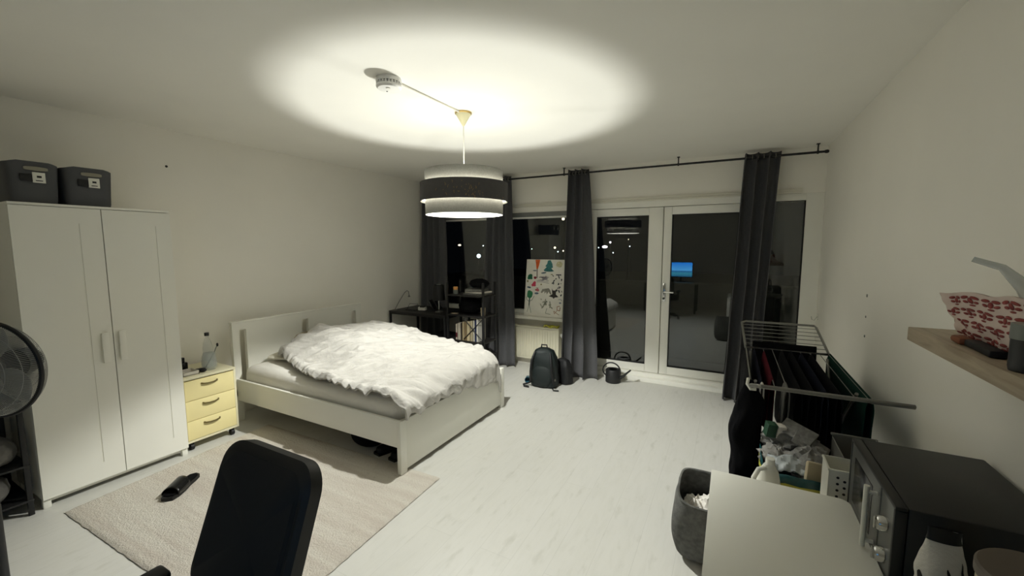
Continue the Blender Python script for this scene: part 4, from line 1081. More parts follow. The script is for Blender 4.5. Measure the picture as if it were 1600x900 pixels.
single('tumbler', MB().lathe([(0, 0), (0.026, 0), (0.033, 0.10), (0.030, 0.10), (0.024, 0.005), (0, 0.005)], (-2.70, 4.31, SZ[2]), 20), 'kraft', 'beige tumbler at the right end of the shelf at desk height', 'cup', loc=(-2.70, 4.31, SZ[2]))
for i, (dx_, dz_, rz_, lab, c) in enumerate(((0.0, 0.0, 0.08, 'grey paper stack lowest on the top tower shelf', 'paper_grey'), (0.015, 0.022, -0.1, 'white paper pad lying on the grey stack on the top tower shelf', 'pile'), (-0.01, 0.046, 0.2, 'crumpled grey printed sheets topmost on the tower', 'paper_grey'))):
    single('paper_stack', MB().box((-2.81 + dx_, 4.36, SZ[3] + 0.011 + dz_), (0.30 - 0.03 * i, 0.21, 0.02 + 0.012 * (i == 2)), 0.004, (0, 0, rz_)), c, lab, 'papers', 'papers on the top tower shelf', loc=(-2.81, 4.36, SZ[3] + dz_))
crumple('knitted_hat', (-2.79, 4.37, SZ[3] + 0.14), (0.13, 0.10, 0.06), 'black_fabric', 'black knitted hat lying on the papers on top of the tower', 'hat', 6.6, amp=0.1)
t = thing('candle', 'candle with orange wax in a grey jar on the top tower shelf', 'candle', (-3.105, 4.30, SZ[3]))
MB().lathe([(0, 0), (0.032, 0), (0.033, 0.055), (0.030, 0.055), (0.029, 0.004), (0, 0.004)], (-3.105, 4.30, SZ[3]), 24).build('jar', 'greyglass', t)
MB().lathe([(0, 0.05), (0.029, 0.05), (0.031, 0.085), (0.026, 0.092), (0, 0.09)], (-3.105, 4.30, SZ[3]), 24).build('wax', 'candle_wax', t)
MB().cyl((-3.105, 4.30, SZ[3] + 0.088), (-3.105, 4.30, SZ[3] + 0.10), 0.0015, n=6).build('wick', 'black', t)
single('wood_coaster', MB().lathe([(0, 0), (0.05, 0), (0.05, 0.008), (0, 0.008)], (-3.11, 4.285, SZ[2]), 24, sy=0.8), 'wood', 'round wooden coaster at the desk end of the tower shelf', 'coaster', loc=(-3.11, 4.285, SZ[2]))
# things on the desk
t = thing('table_lamp', 'unlit table lamp with black drum shade and silver pole on the desk', 'lamp', (-3.47, 4.42, DZ))
MB().lathe([(0, 0), (0.05, 0), (0.05, 0.012), (0.02, 0.02), (0, 0.02)], (-3.47, 4.42, DZ), 28).build('base', 'silver', t)
MB().cyl((-3.47, 4.42, DZ + 0.015), (-3.47, 4.42, DZ + 0.17), 0.008, n=12).build('pole', 'chrome', t)
MB().lathe([(0.085, 0.165), (0.07, 0.37), (0.067, 0.37), (0.082, 0.165), (0.085, 0.165)], (-3.47, 4.42, DZ), 32).build('lamp_shade', 'black', t)
MB().lathe([(0, 0.372), (0.03, 0.372), (0.03, 0.376), (0, 0.376)], (-3.47, 4.42, DZ), 20).build('top_cap', 'greyglass', t)
t = thing('wire_lamp', 'thin wire desk lamp bending over the wall end of the black desk', 'desk lamp', (-4.10, 4.28, DZ))
MB().lathe([(0, 0), (0.035, 0), (0.035, 0.008), (0, 0.01)], (-4.12, 4.26, DZ), 20).build('base', 'rackgrey', t)
MB().tube([(-4.12, 4.26, DZ + 0.005), (-4.08, 4.31, DZ + 0.12), (-4.04, 4.38, DZ + 0.24), (-4.025, 4.41, DZ + 0.265), (-4.01, 4.43, DZ + 0.25), (-4.01, 4.435, DZ + 0.2)], 0.005, 8).build('arm', 'rackgrey', t)
MB().lathe([(0.006, 0.0), (0.018, -0.03), (0.016, -0.03), (0.004, 0.0)], (-4.01, 4.435, DZ + 0.205), 16).build('lamp_head', 'rackgrey', t)
single('tablet_stand', MB().tube([(-4.0, 4.38, DZ + 0.006), (-3.97, 4.40, DZ + 0.085), (-3.84, 4.42, DZ + 0.085), (-3.79, 4.38, DZ + 0.006)], 0.004, 6).tube([(-4.0, 4.38, DZ + 0.006), (-3.79, 4.38, DZ + 0.006)], 0.004, 6).box((-3.9, 4.36, DZ + 0.008), (0.17, 0.07, 0.015), 0.003), 'blackmetal', 'small black wire stand on the desk beside the thin lamp', 'stand', loc=(-3.9, 4.38, DZ))
t = thing('game_controller', 'white and black handheld gadget lying on the desk mid-way', 'gadget', (-3.76, 4.42, DZ))
MB().box((-3.76, 4.42, DZ + 0.028), (0.11, 0.07, 0.05), 0.012, (0, 0, 0.3)).build('white_shell', 'white_plastic', t)
MB().box((-3.745, 4.41, DZ + 0.055), (0.07, 0.05, 0.02), 0.006, (0, 0, 0.3)).build('black_top', 'black', t)
for i, (xx, yy_, lab) in enumerate(((-3.66, 4.52, 'dark leaning notebook left of the table lamp on the desk'), (-3.60, 4.56, 'second dark notebook leaning closest to the table lamp'))):
    single('notebook', MB().box((xx, yy_, DZ + 0.075), (0.02, 0.12, 0.15), 0.003, (0, -0.5, 0.3)), 'can', lab, 'notebook', 'notebooks on the desk', loc=(xx, yy_, DZ))
single('storage_crate', MB().bx(-3.62, -3.26, 4.30, 4.70, 0.0, 0.42, 0.01).bx(-3.63, -3.25, 4.29, 4.71, 0.40, 0.43, 0.006), 'black', 'dark crate standing under the black desk', 'crate', loc=(-3.44, 4.5, 0))

# ---------------------------------------------------------------- drying rack with laundry
RX0, RX1, RY0, RY1, RZ = 0.120, 0.614, 2.46, 3.42, 0.90
t = thing('drying_rack', 'grey folding drying rack with raised wings, hung with dark laundry', 'drying rack', ((RX0 + RX1) / 2, 2.94, 0))
MB().tube([(RX0, RY0, RZ), (RX1, RY0, RZ), (RX1, RY1, RZ), (RX0, RY1, RZ)], 0.0085, 8, True).build('main_frame', 'rackgrey', t)
bb = MB()
wires = [RX0 + 0.055 * (i + 1) for i in range(8)]
for x in wires: bb.cyl((x, RY0, RZ), (x, RY1, RZ), 0.0022, n=6)
bb.build('main_wires', 'rackgrey', t)
def wing(y0, z0, y1, z1, xin):
    w = MB().tube([(RX0, y0, z0), (RX0 - xin, y0 + 0.93 * (y1 - y0), z0 + 0.93 * (z1 - z0)), (RX0 + 0.012, y1, z1), (RX1 - 0.012, y1, z1), (RX1 - xin * 0.2, y0 + 0.93 * (y1 - y0), z0 + 0.93 * (z1 - z0)), (RX1, y0, z0)], 0.0085, 8).build('wing', 'rackgrey', t)
    bb = MB()
    for k in range(1, 7):
        f = k / 7
        bb.cyl((RX0 - xin * f, y0 + f * (y1 - y0), z0 + f * (z1 - z0)), (RX1 - 0.01 * f, y0 + f * (y1 - y0), z0 + f * (z1 - z0)), 0.0025, n=6)
    bb.build('wires', 'rackgrey', w)
wing(RY0 - 0.005, RZ, 1.925, 1.062, 0.022)
wing(RY1 + 0.005, RZ, 3.955, 1.005, 0.018)
for s, x in ((0, RX0 + 0.028), (1, RX1 - 0.028)):
    MB().cyl((x, 3.30, RZ - 0.005), (x, 2.60, 0.012), 0.0085, n=10).build('leg', 'rackgrey', t)
    MB().cyl((x, 2.58, RZ - 0.005), (x, 3.50, 0.012), 0.0085, n=10).build('leg', 'rackgrey', t)
MB().cyl((RX0 + 0.028, 2.60, 0.012), (RX1 - 0.028, 2.60, 0.012), 0.0085, n=10).build('foot_bar', 'rackgrey', t)
MB().cyl((RX0 + 0.028, 3.50, 0.012), (RX1 - 0.028, 3.50, 0.012), 0.0085, n=10).build('foot_bar', 'rackgrey', t)
MB().tube([(RX0 - 0.012, RY0 + 0.01, RZ + 0.035), (RX0 - 0.016, RY0 - 0.01, RZ + 0.01), (RX0, RY0 - 0.02, RZ - 0.012), (RX0 + 0.025, RY0 - 0.015, RZ - 0.012)], 0.008, 8).build('wing_clip', 'white_plastic', t)

def drape(name, x, y0, y1, dl, dr, m, label, cat='garment', z=None, sp=0.028, seed=0, group='laundry on the drying rack', wob=0.018, ragged=0.04, th=0.004, across=False):
    z = (RZ + 0.006) if z is None else z
    def fn(u, v):
        y = y0 + (y1 - y0) * u
        tot = dl + dr
        s = v * tot
        bend = 0.03
        dd = dl + ragged * nz(u * 4, seed) ; d2 = dr + ragged * nz(u * 4, seed + 9)
        if v < 0.47:
            f = 1 - v / 0.47
            zz = z - dd * f ** 1.05; off = -sp * min(1, f * 6) ** 0.5
        elif v > 0.53:
            f = (v - 0.53) / 0.47
            zz = z - d2 * f ** 1.05; off = sp * min(1, f * 6) ** 0.5
        else:
            f = 0
            zz = z + 0.0; off = 0.0
        w = (wob if (v < 0.47) == (x < 0.4) or across else wob * 0.25) * f * (math.sin(u * 9 + seed * 3 + f * 2) + 0.8 * nz(u * 5 + seed, zz * 6))
        y += (0.02 * nz(seed, zz * 5, u * 2)) * f
        return (y, x + off + w, zz) if across else (x + off + w, y, zz)
    o = single(name, MB().grid(fn, 26, 40), m, label, cat, group, loc=((y0 + y1) / 2, x, z) if across else (x, (y0 + y1) / 2, z), solid=th)
    return o
drape('trousers', 0.116, 2.60, 3.36, 0.60, 0.30, 'black_fabric', 'black trousers hanging lowest, over the rack edge beside the curtain', sp=0.016, seed=1)
def sleeve(u, v):
    a = 2 * PI * u
    z = 0.925 - 0.56 * v
    w = 1 + 0.22 * nz(math.cos(a) * 1.5, math.sin(a) * 1.5, z * 6) + 0.10 * nz(math.cos(a) * 4, math.sin(a) * 4, z * 11)
    k = 0.30 + 0.70 * sm(0.0, 0.22, v)
    k *= 1 - 0.25 * sm(0.85, 1.0, v)
    return (0.112 - 0.012 * v + 0.068 * k * w * math.cos(a) + 0.012 * math.sin(z * 17), 2.475 + 0.042 * k * w * math.sin(a), z)
bb = MB().grid(sleeve, 40, 34, True)
bb.grid(lambda u, v: tuple(Vector((0.112, 2.475, 0.928)).lerp(Vector(sleeve(u, 0.0)), v)), 40, 2, True)
single('shirt', bb, 'black_fabric', 'black shirt bunched over the near outer corner of the drying rack, its sleeve hanging low', 'garment', 'laundry on the drying rack', loc=(0.112, 2.475, 0.9), solid=0.004)
drape('t_shirt', wires[0], 2.545, 3.38, 0.56, 0.52, 'navy_fabric', 'long dark navy shirt on the rack just inside the black trousers', seed=2, sp=0.010, wob=0.006)
drape('t_shirt', wires[1], 2.62, 3.30, 0.40, 0.38, 'maroon', 'maroon shirt on the rack between navy and black ones', seed=3, sp=0.012, wob=0.008)
drape('sock', wires[0], 2.475, 2.53, 0.13, 0.10, 'white_cloth', 'small white sock at the near end of the rack by the clip', 'sock', seed=4, sp=0.008, wob=0.004)
drape('dish_towel', wires[2], 2.475, 2.60, 0.36, 0.24, 'grey_cloth', 'pale grey towel hanging down the near end of the rack', 'towel', seed=5, sp=0.012, wob=0.012)
drape('hoodie', wires[3], 2.50, 3.38, 0.48, 0.46, 'black_fabric', 'black hoodie on the rack left of middle', seed=6, sp=0.016, wob=0.009)
drape('hoodie', wires[4], 2.48, 3.40, 0.50, 0.50, 'black_fabric', 'wide black hoodie hanging in the middle of the rack', seed=7, sp=0.016, wob=0.009)
drape('t_shirt', wires[5], 2.50, 3.36, 0.46, 0.44, 'navy_fabric', 'dark navy shirt on the rack right of middle', seed=8, sp=0.014, wob=0.009)
drape('shirt', wires[6], 2.50, 3.36, 0.42, 0.40, 'black_fabric', 'black shirt on the rack beside the green one', seed=9, sp=0.012, wob=0.008)
drape('sweater', RX1 + 0.002, 2.475, 3.40, 0.34, 0.42, 'green_fabric', 'dark green sweater over the rack edge by the bare wall', sp=0.017, seed=10, wob=0.012, z=RZ + 0.012)
drape('bath_towel', 3.50, 0.17, 0.555, 0.34, 0.30, 'black_fabric', 'black towel hung squarely over the far wing of the drying rack', 'towel', seed=12, sp=0.012, wob=0.004, z=RZ + 0.03, ragged=0.0, across=True)

# ---------------------------------------------------------------- white cabinet, microwave, counter
CX0, CX1, CY0, CY1, CZ = -0.034, 0.428, 1.00, 1.868, 0.69
t = thing('white_cabinet', 'low white cabinet with a bare top in the near right foreground', 'cabinet', ((CX0 + CX1) / 2, 1.43, 0))
MB().bx(CX0 + 0.012, CX1 - 0.012, CY0 + 0.012, CY1 - 0.012, 0.04, CZ - 0.024, 0.004).build('body', 'white_furn', t)
out = []
for cx_, cy_, a0 in ((CX1 - 0.035, CY1 - 0.035, 0), (CX0 + 0.006, CY1 - 0.006, PI / 2), (CX0 + 0.006, CY0 + 0.006, PI), (CX1 - 0.035, CY0 + 0.035, 1.5 * PI)):
    r = 0.035 if cx_ > 0.2 else 0.006
    for k in range(7): out.append((cx_ + r * math.cos(a0 + PI / 2 * k / 6), cy_ + r * math.sin(a0 + PI / 2 * k / 6)))
MB().prism(out, 'z', CZ - 0.024, CZ).build('cabinet_top', 'white_furn', t)
dd = MB().bx(CX0, CX0 + 0.012, CY0 + 0.016, (CY0 + CY1) / 2 - 0.002, 0.05, CZ - 0.03, 0.002).build('door', 'white_furn', t)
dd = MB().bx(CX0, CX0 + 0.012, (CY0 + CY1) / 2 + 0.002, CY1 - 0.016, 0.05, CZ - 0.03, 0.002).build('door', 'white_furn', t)
for x in (CX0 + 0.04, CX1 - 0.04):
    for y in (CY0 + 0.05, CY1 - 0.05): MB().cyl((x, y, 0), (x, y, 0.04), 0.018, n=14).build('foot', 'black', t)
CTZ = 0.655
t = thing('side_counter', 'dark low counter under the microwave against the bare wall', 'counter', (0.61, 1.25, 0))
MB().bx(0.445, XR - 0.005, 0.62, 1.96, CTZ - 0.03, CTZ, 0.003).build('counter_top', 'blackgloss', t)
MB().bx(0.455, XR - 0.01, 0.64, 1.945, 0.0, CTZ - 0.03).build('body', 'black_wood', t)
mx0, mx1, my0, my1, mz0, mz1 = 0.455, 0.775, 1.428, 1.892, CTZ + 0.012, 0.926
t = thing('microwave', 'black microwave with silver front, chrome handle and two knobs', 'microwave', ((mx0 + mx1) / 2, 1.66, CTZ))
MB().bx(mx0, mx1, my0, my1, mz0, mz1, 0.006).build('casing', 'micro_top', t)
MB().bx(mx0 - 0.028, mx0 - 0.001, my0, my1, mz1 - 0.012, mz1 - 0.001, 0.003).bx(mx0 - 0.028, mx0 - 0.001, my0, my0 + 0.012, mz0, mz1 - 0.012, 0.003).bx(mx0 - 0.028, mx0 - 0.001, my1 - 0.012, my1, mz0, mz1 - 0.012, 0.003).build('front_bezel', 'micro_top', t)
MB().bx(mx0 - 0.024, mx0 - 0.001, my0 + 0.012, my0 + 0.125, mz0, mz1 - 0.013, 0.002).build('control_panel', 'silver', t)
dd = MB().bx(mx0 - 0.026, mx0 - 0.001, my0 + 0.128, my1 - 0.012, mz0, mz1 - 0.013, 0.002).build('door', 'silver', t)
MB().bx(mx0 - 0.0275, mx0 - 0.0255, my0 + 0.20, my1 - 0.06, mz0 + 0.045, mz1 - 0.05, 0.001).build('door_window', 'blackgloss', dd)
MB().cyl((mx0 - 0.052, my0 + 0.155, mz0 + 0.03), (mx0 - 0.052, my0 + 0.155, mz1 - 0.03), 0.0075, n=14).cyl((mx0 - 0.052, my0 + 0.155, mz0 + 0.05), (mx0 - 0.02, my0 + 0.155, mz0 + 0.05), 0.006, n=10).cyl((mx0 - 0.052, my0 + 0.155, mz1 - 0.05), (mx0 - 0.02, my0 + 0.155, mz1 - 0.05), 0.006, n=10).build('handle', 'white_plastic', dd)
for z in (mz0 + 0.07, mz0 + 0.165):
    kb = MB().lathe([(0, 0.024), (0.017, 0.023), (0.021, 0.018), (0.023, 0.0), (0, 0)], (mx0 - 0.024, my0 + 0.068, z), 24, rot=(0, -PI / 2, 0)).build('knob', 'chrome', t)
    MB().bx(mx0 - 0.0525, mx0 - 0.046, my0 + 0.065, my0 + 0.071, z - 0.018, z + 0.018, 0.001).build('pointer', 'chrome', kb)
for x in (mx0 + 0.03, mx1 - 0.03):
    for y in (my0 + 0.03, my1 - 0.03): MB().cyl((x, y, CTZ), (x, y, mz0), 0.014, n=12).build('foot', 'black', t)
# bag and canister in front of the microwave
t = thing('food_bag', 'white food pouch with black print and dark top, before the microwave', 'bag', (0.492, 1.33, CTZ))
def pouch(u, v):
    a = 2 * PI * u
    w = 0.046 * (1 - 0.35 * sm(0.62, 1.0, v)) * (1 + 0.03 * nz(math.cos(a) * 2, math.sin(a) * 2, v * 4))
    d = 0.046 * (1 - 0.92 * sm(0.5, 1.0, v)) 
    return (0.492 + w * math.cos(a) + 0.004 * nz(v * 9, a), 1.33 + d * math.sin(a) + 0.003 * nz(v * 7, a, 3), CTZ + 0.285 * v)
MB().grid(pouch, 36, 26, True).build('pouch', 'white_cloth', t)
def band(u, v):
    p = pouch(u, 0.90 + 0.10 * v); return (0.492 + (p[0] - 0.492) * 1.05, 1.33 + (p[1] - 1.33) * 1.25, p[2] + 0.004 * v)
MB().grid(band, 36, 6, True).build('dark_top', 'black', t)
bb = MB()
for (a0, a1, v0, v1) in ((-2.2, -1.8, 0.30, 0.60), (-1.6, -1.4, 0.55, 0.72), (-1.25, -1.0, 0.42, 0.5), (-2.9, -2.5, 0.45, 0.62), (-0.9, -0.6, 0.25, 0.78), (-1.9, -1.2, 0.2, 0.27)):
    def pr(u, v, a0=a0, a1=a1, v0=v0, v1=v1):
        p = pouch((a0 + (a1 - a0) * u) / (2 * PI) % 1.0, v0 + (v1 - v0) * (0.15 * math.sin(u * 5) + v * 0.85))
        return (0.492 + (p[0] - 0.492) * 1.015, 1.33 + (p[1] - 1.33) * 1.03, p[2])
    bb.grid(pr, 8, 6)
bb.build('black_print', 'black', t, label='loose black print on the pouch')
t = thing('canister', 'champagne metal canister with flat brown lid at the lower right corner', 'canister', (0.565, 1.13, CTZ))
MB().lathe([(0, 0), (0.088, 0), (0.09, 0.01), (0.09, 0.315), (0, 0.315)], (0.565, 1.13, CTZ), 44).build('body', 'beige_metal', t)
MB().lathe([(0, 0.335), (0.090, 0.335), (0.094, 0.330), (0.094, 0.312), (0, 0.312)], (0.565, 1.13, CTZ), 44).build('lid', 'brownlid', t)

# ---------------------------------------------------------------- recycling corner behind the cabinet
t = thing('cardboard_box', 'low brown carton behind the white cabinet, carrying jug and strainer', 'box', (0.30, 2.00, 0))
MB().bx(0.10, 0.515, 1.965, 2.105, 0, 0.50, 0.003).build('carton', 'floorbox', t)
MB().bx(0.255, 0.275, 1.964, 2.106, 0.3, 0.5005).build('tape', 'kraft', t)
t = thing('detergent_jug', 'white plastic jug with an open handle behind the white cabinet', 'jug', (0.168, 2.02, 0.50))
MB().lathe([(0, 0), (0.040, 0), (0.045, 0.01), (0.045, 0.12), (0.036, 0.165), (0.02, 0.195), (0, 0.195)], (0.185, 2.02, 0.50), 26, sy=0.8).build('body', 'white_plastic', t)
MB().tube([(0.17, 2.0, 0.685), (0.145, 1.985, 0.68), (0.128, 1.98, 0.64), (0.13, 1.985, 0.57), (0.15, 2.0, 0.545)], 0.010, 10).build('handle', 'white_plastic', t)
MB().cyl((0.188, 2.02, 0.69), (0.188, 2.02, 0.722), 0.018, n=18).build('cap', 'white_plastic', t)
t = thing('strainer_bin', 'white plastic bin with drilled holes between cabinet and microwave', 'bin', (0.443, 2.035, 0.50))
sx0, sx1, sy0, sy1, sz0, sz1 = 0.382, 0.505, 1.972, 2.098, 0.50, 0.752
bb = MB()
bb.bx(sx0, sx1, sy1 - 0.003, sy1, sz0, sz1).bx(sx0, sx0 + 0.003, sy0, sy1, sz0, sz1).bx(sx1 - 0.003, sx1, sy0, sy1, sz0, sz1).bx(sx0, sx1, sy0, sy0 + 0.003, sz0, sz1).bx(sx0, sx1, sy0, sy1, sz0, sz0 + 0.004).bx(sx0 - 0.004, sx1 + 0.004, sy0 - 0.004, sy0 + 0.004, sz1 - 0.008, sz1, 0.002).bx(sx0 - 0.004, sx0 + 0.004, sy0 - 0.004, sy1, sz1 - 0.008, sz1, 0.002)
bb.build('bin', 'white_plastic', t)
bb = MB()
for r in range(7):
    for c in range(2):
        bb.cyl((0.412 + c * 0.022, sy0 + 0.0005, 0.72 - r * 0.026 - c * 0.012), (0.412 + c * 0.022, sy0 - 0.0008, 0.72 - r * 0.026 - c * 0.012), 0.0052, n=10)
bb.build('drain_holes', 'gasket', t)
t = thing('storage_tub', 'grey plastic tub with a pale rim behind the microwave', 'tub', (0.54, 2.30, 0))
tx0, tx1, ty0, ty1, th_ = 0.47, 0.635, 2.14, 2.42, 0.735
bb = MB().bx(tx0, tx1, ty0, ty0 + 0.004, 0, th_ - 0.13).bx(tx0, tx1, ty1 - 0.004, ty1, 0, th_).bx(tx0, tx0 + 0.004, ty0, ty1, 0, th_ - 0.02).bx(tx1 - 0.004, tx1, ty0, ty1, 0, th_).bx(tx0, tx1, ty0, ty1, 0, 0.005)
bb.bx(tx0 - 0.006, tx1 + 0.006, ty1 - 0.006, ty1 + 0.006, th_ - 0.012, th_, 0.003)
bb.build('tub', 'rackgrey', t)
crumple('dust_rag', (0.552, 2.27, 0.54), (0.07, 0.10, 0.07), 'black_fabric', 'black rag heaped in the grey plastic tub', 'rag', 1.9, amp=0.2)
# shopping bag full of paper
t = thing('shopping_bag', 'dark teal shopping bag with yellow rim stripe, full of paper', 'bag', (0.27, 2.32, 0))
def sbag(u, v, k=1.0):
    a = 2 * PI * u
    c, s_ = math.cos(a), math.sin(a)
    c = math.copysign(abs(c) ** 0.5, c); s_ = math.copysign(abs(s_) ** 0.5, s_)
    w = 1 + 0.10 * nz(c * 2, s_ * 2, v * 3) + 0.04 * nz(c * 6, s_ * 6, v * 8)
    return (0.315 + 0.140 * c * w * k * (0.88 + 0.12 * v), 2.325 + 0.185 * s_ * w * k * (0.88 + 0.12 * v), 0.003 + 0.60 * v + 0.02 * nz(c * 2, s_ * 3) * v)
MB().grid(lambda u, v: sbag(u, v), 44, 26, True).build('bag', 'teal_film', t, solid=0.003)
MB().grid(lambda u, v: sbag(u, 0.90 + 0.035 * v, 1.02), 44, 2, True).build('yellow_stripe', 'yellow_film', t)
MB().grid(lambda u, v: sbag(0.62 + 0.16 * u, 0.74 + 0.10 * v, 1.02), 10, 4).build('blue_print', 'blue_film', t)
crumple('crumpled_newspaper', (0.375, 2.30, 0.60), (0.075, 0.10, 0.07), 'paper_grey', 'crumpled grey newspaper at the right in the shopping bag', 'newspaper', 4.2, 'paper in the shopping bag', 0.5, 3.0)
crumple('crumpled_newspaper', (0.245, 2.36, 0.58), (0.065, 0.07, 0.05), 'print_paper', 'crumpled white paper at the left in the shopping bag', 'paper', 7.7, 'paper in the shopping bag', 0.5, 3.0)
crumple('crumpled_newspaper', (0.30, 2.45, 0.64), (0.10, 0.07, 0.065), 'paper_grey', 'crumpled newsprint at the back of the shopping bag, under the grey towel', 'newspaper', 11.2, 'paper in the shopping bag', 0.55, 3.2)
for i, (xx, yy_, zz, rx, ry, rz_, lab) in enumerate(((0.33, 2.40, 0.715, 0.5, 0.25, -0.5, 'folded newspaper lying topmost on the heap in the shopping bag'), (0.38, 2.36, 0.675, 0.4, 0.45, -0.2, 'folded newspaper sliding down the right side of the heap in the shopping bag'))):
    single('folded_newspaper', MB().box((xx, yy_, zz), (0.15, 0.09, 0.012), 0.004, (rx, ry, rz_)), 'paper_grey', lab, 'newspaper', 'paper in the shopping bag', loc=(xx, yy_, zz - 0.03))
single('plastic_wrap', MB().grid(lambda u, v: (0.20 + 0.17 * u, 2.18 + 0.13 * v, 0.605 + 0.045 * math.sin(PI * u) * math.sin(PI * v) + 0.018 * nz(u * 6, v * 6)), 18, 14), 'plasticbag', 'clear crinkled plastic wrapping at the near side of the shopping bag', 'plastic wrap', loc=(0.285, 2.24, 0.60), solid=0.002, angle=20)
single('paper_bag', MB().box((0.385, 2.185, 0.60), (0.10, 0.03, 0.13), 0.01, (-0.25, 0.15, 0.2)), 'kraft', 'beige paper packet standing at the right edge of the shopping bag', 'packet', loc=(0.385, 2.185, 0.53))
t = thing('food_carton', 'small green and white carton on top of the paper in the shopping bag', 'carton', (0.235, 2.405, 0.67))
MB().box((0.215, 2.40, 0.705), (0.045, 0.045, 0.07), 0.003, (0.15, 0.1, 0.3)).build('green_side', 'carton_green', t)
MB().box((0.258, 2.412, 0.70), (0.04, 0.045, 0.065), 0.003, (0.15, 0.1, 0.3)).build('white_side', 'pile', t)

# laundry basket
t = thing('laundry_basket', 'grey felt laundry basket on the floor at the corner of the white cabinet', 'basket', (-0.05, 2.25, 0))
def lb(u, v, k=1.0):
    a = 2 * PI * u
    c, s_ = math.cos(a), math.sin(a)
    e = 0.45
    c = math.copysign(abs(c) ** e, c); s_ = math.copysign(abs(s_) ** e, s_)
    z = 0.39 * v
    r = 0.80 + 0.22 * math.sin(PI * min(1, v * 1.05)) ** 0.8 * (1 - 0.25 * v) - 0.25 * (1 - sm(0, 0.1, v))
    w = 1 + 0.035 * nz(c * 2 + 4, s_ * 2, v * 3)
    y = 2.235 + 0.06 * (1 - v) + 0.150 * s_ * r * w * k
    x = -0.055 + 0.01 * (1 - v) + 0.165 * c * r * w * k
    z -= 0.045 * v ** 3 * sm(0.2, 1.0, -s_) * (0.6 + 0.4 * math.cos(c * 1.5)) - 0.03 * v ** 3 * sm(0.3, 1, s_)
    return (x, y, 0.004 + z)
bb = MB().grid(lambda u, v: lb(u, v), 60, 26, True)
bb.grid(lambda u, v: tuple(Vector((-0.045, 2.295, 0.004)).lerp(Vector(lb(u, 0.0)), v)), 60, 3, True)
bb.build('felt_bag', 'felt', t, solid=0.009)
MB().grid(lambda u, v: lb(u, 0.975 + 0.025 * v, 1.035), 60, 2, True).build('hem', 'felt', t, solid=0.006)
crumple('white_laundry', (-0.01, 2.26, 0.275), (0.07, 0.08, 0.07), 'white_cloth', 'crumpled white laundry at the right inside the grey felt basket', 'laundry', 2.9, 'laundry in the felt basket', 0.55, 2.6)
crumple('white_laundry', (-0.11, 2.25, 0.25), (0.055, 0.07, 0.06), 'white_cloth', 'crumpled white laundry at the left inside the grey felt basket', 'laundry', 6.1, 'laundry in the felt basket', 0.55, 2.6)
crumple('grey_laundry', (-0.055, 2.26, 0.10), (0.075, 0.07, 0.10), 'grey_cloth', 'grey clothes at the bottom of the felt basket', 'laundry', 9.0, 'laundry in the felt basket', 0.2, 2.0)

# ---------------------------------------------------------------- oak wall shelf
SHX, SHY, SHZ = 0.568, 1.945, 1.347
t = thing('wall_shelf', 'thick light oak shelf on the bare right wall', 'shelf', (XR, 1.4, SHZ))
MB().bx(SHX, XR, 0.75, SHY, SHZ - 0.047, SHZ, 0.003).build('board', 'wood', t)
for y in (1.0, 1.7): MB().bx(XR - 0.16, XR, y - 0.012, y + 0.012, SHZ - 0.053, SHZ - 0.047).build('bracket', 'blackmetal', t)
# patterned paper bag
t = thing('patterned_bag', 'white gift bag printed with red leaf motifs lying on the oak shelf', 'bag', (0.69, 1.64, SHZ))
def gbag(u, v, k=0.0):
    y = 1.80 - 0.46 * u + 0.0 * v
    front = 0.648 - 0.02 * u + 0.012 * nz(u * 5, v * 4)
    z = SHZ + 0.004 + (0.135 + 0.03 * u) * v + 0.012 * nz(u * 4, 2.2) * v
    x = front - 0.055 * v * (1 - 0.5 * u) + 0.03 * sm(0.0, 0.2, 1 - v) * 0
    return (x - k, y, z)
def gback(u, v):
    p = gbag(u, v); return (min(p[0] + 0.085 * (1 - 0.93 * v), XR - 0.012), p[1], p[2])
bb = MB().grid(gbag, 40, 20).grid(gback, 40, 20)
bb.grid(lambda u, v: tuple(Vector(gbag(0, u)).lerp(Vector(gback(0, u)), v)), 10, 4).grid(lambda u, v: tuple(Vector(gbag(u, 0)).lerp(Vector(gback(u, 0)), v)), 20, 4)
bb.build('paper', mat('gift_paper', (206, 188, 178), 0.6, bump=0.4, bscale=14, bdist=0.01), t)
bb = MB()
def motif(u0, v0, s, sd):
    for du, dv, w, h_, rot in ((-0.052, 0.035, 0.075, 0.040, 0.25), (0.052, 0.035, 0.075, 0.040, -0.25), (0, -0.005, 0.040, 0.075, 0), (-0.055, -0.02, 0.05, 0.035, -0.3), (0.055, -0.02, 0.05, 0.035, 0.3), (0, -0.06, 0.05, 0.022, 0)):
        vs = []
        for k in range(8):
            a = 2 * PI * k / 8
            x, y = w * 0.62 * math.cos(a), h_ * math.sin(a) * 0.8
            uu = u0 + s * (du + x * math.cos(rot) - y * math.sin(rot) * 0.4); vv = v0 + s * (dv * 1.6 + y * math.cos(rot) + x * math.sin(rot))
            if not (0.005 < uu < 0.995 and 0.005 < vv < 0.995): vs = None; break
            vs.append(bb.bm.verts.new(gbag(uu, vv, 0.0012)))
        if vs: bb.bm.faces.new(vs)
for j, v0 in enumerate((0.13, 0.37, 0.61, 0.85)):
    for i in range(6):
        motif(0.09 + 0.20 * i + (0.10 if j % 2 else 0.0), v0, 0.95, i)
bb.build('red_motifs', mat('dull_red_ink', (132, 46, 42), 0.7), t, solid=0.0006)
t = thing('pocket_knife', 'flat dark wooden-handled tool lying at the end of the oak shelf', 'tool', (0.61, 1.70, SHZ))
bb = MB().box((0.615, 1.56, SHZ + 0.011), (0.036, 0.16, 0.02), 0.006, (0, 0, -0.06)); bb.build('dark_handle', 'black', t)
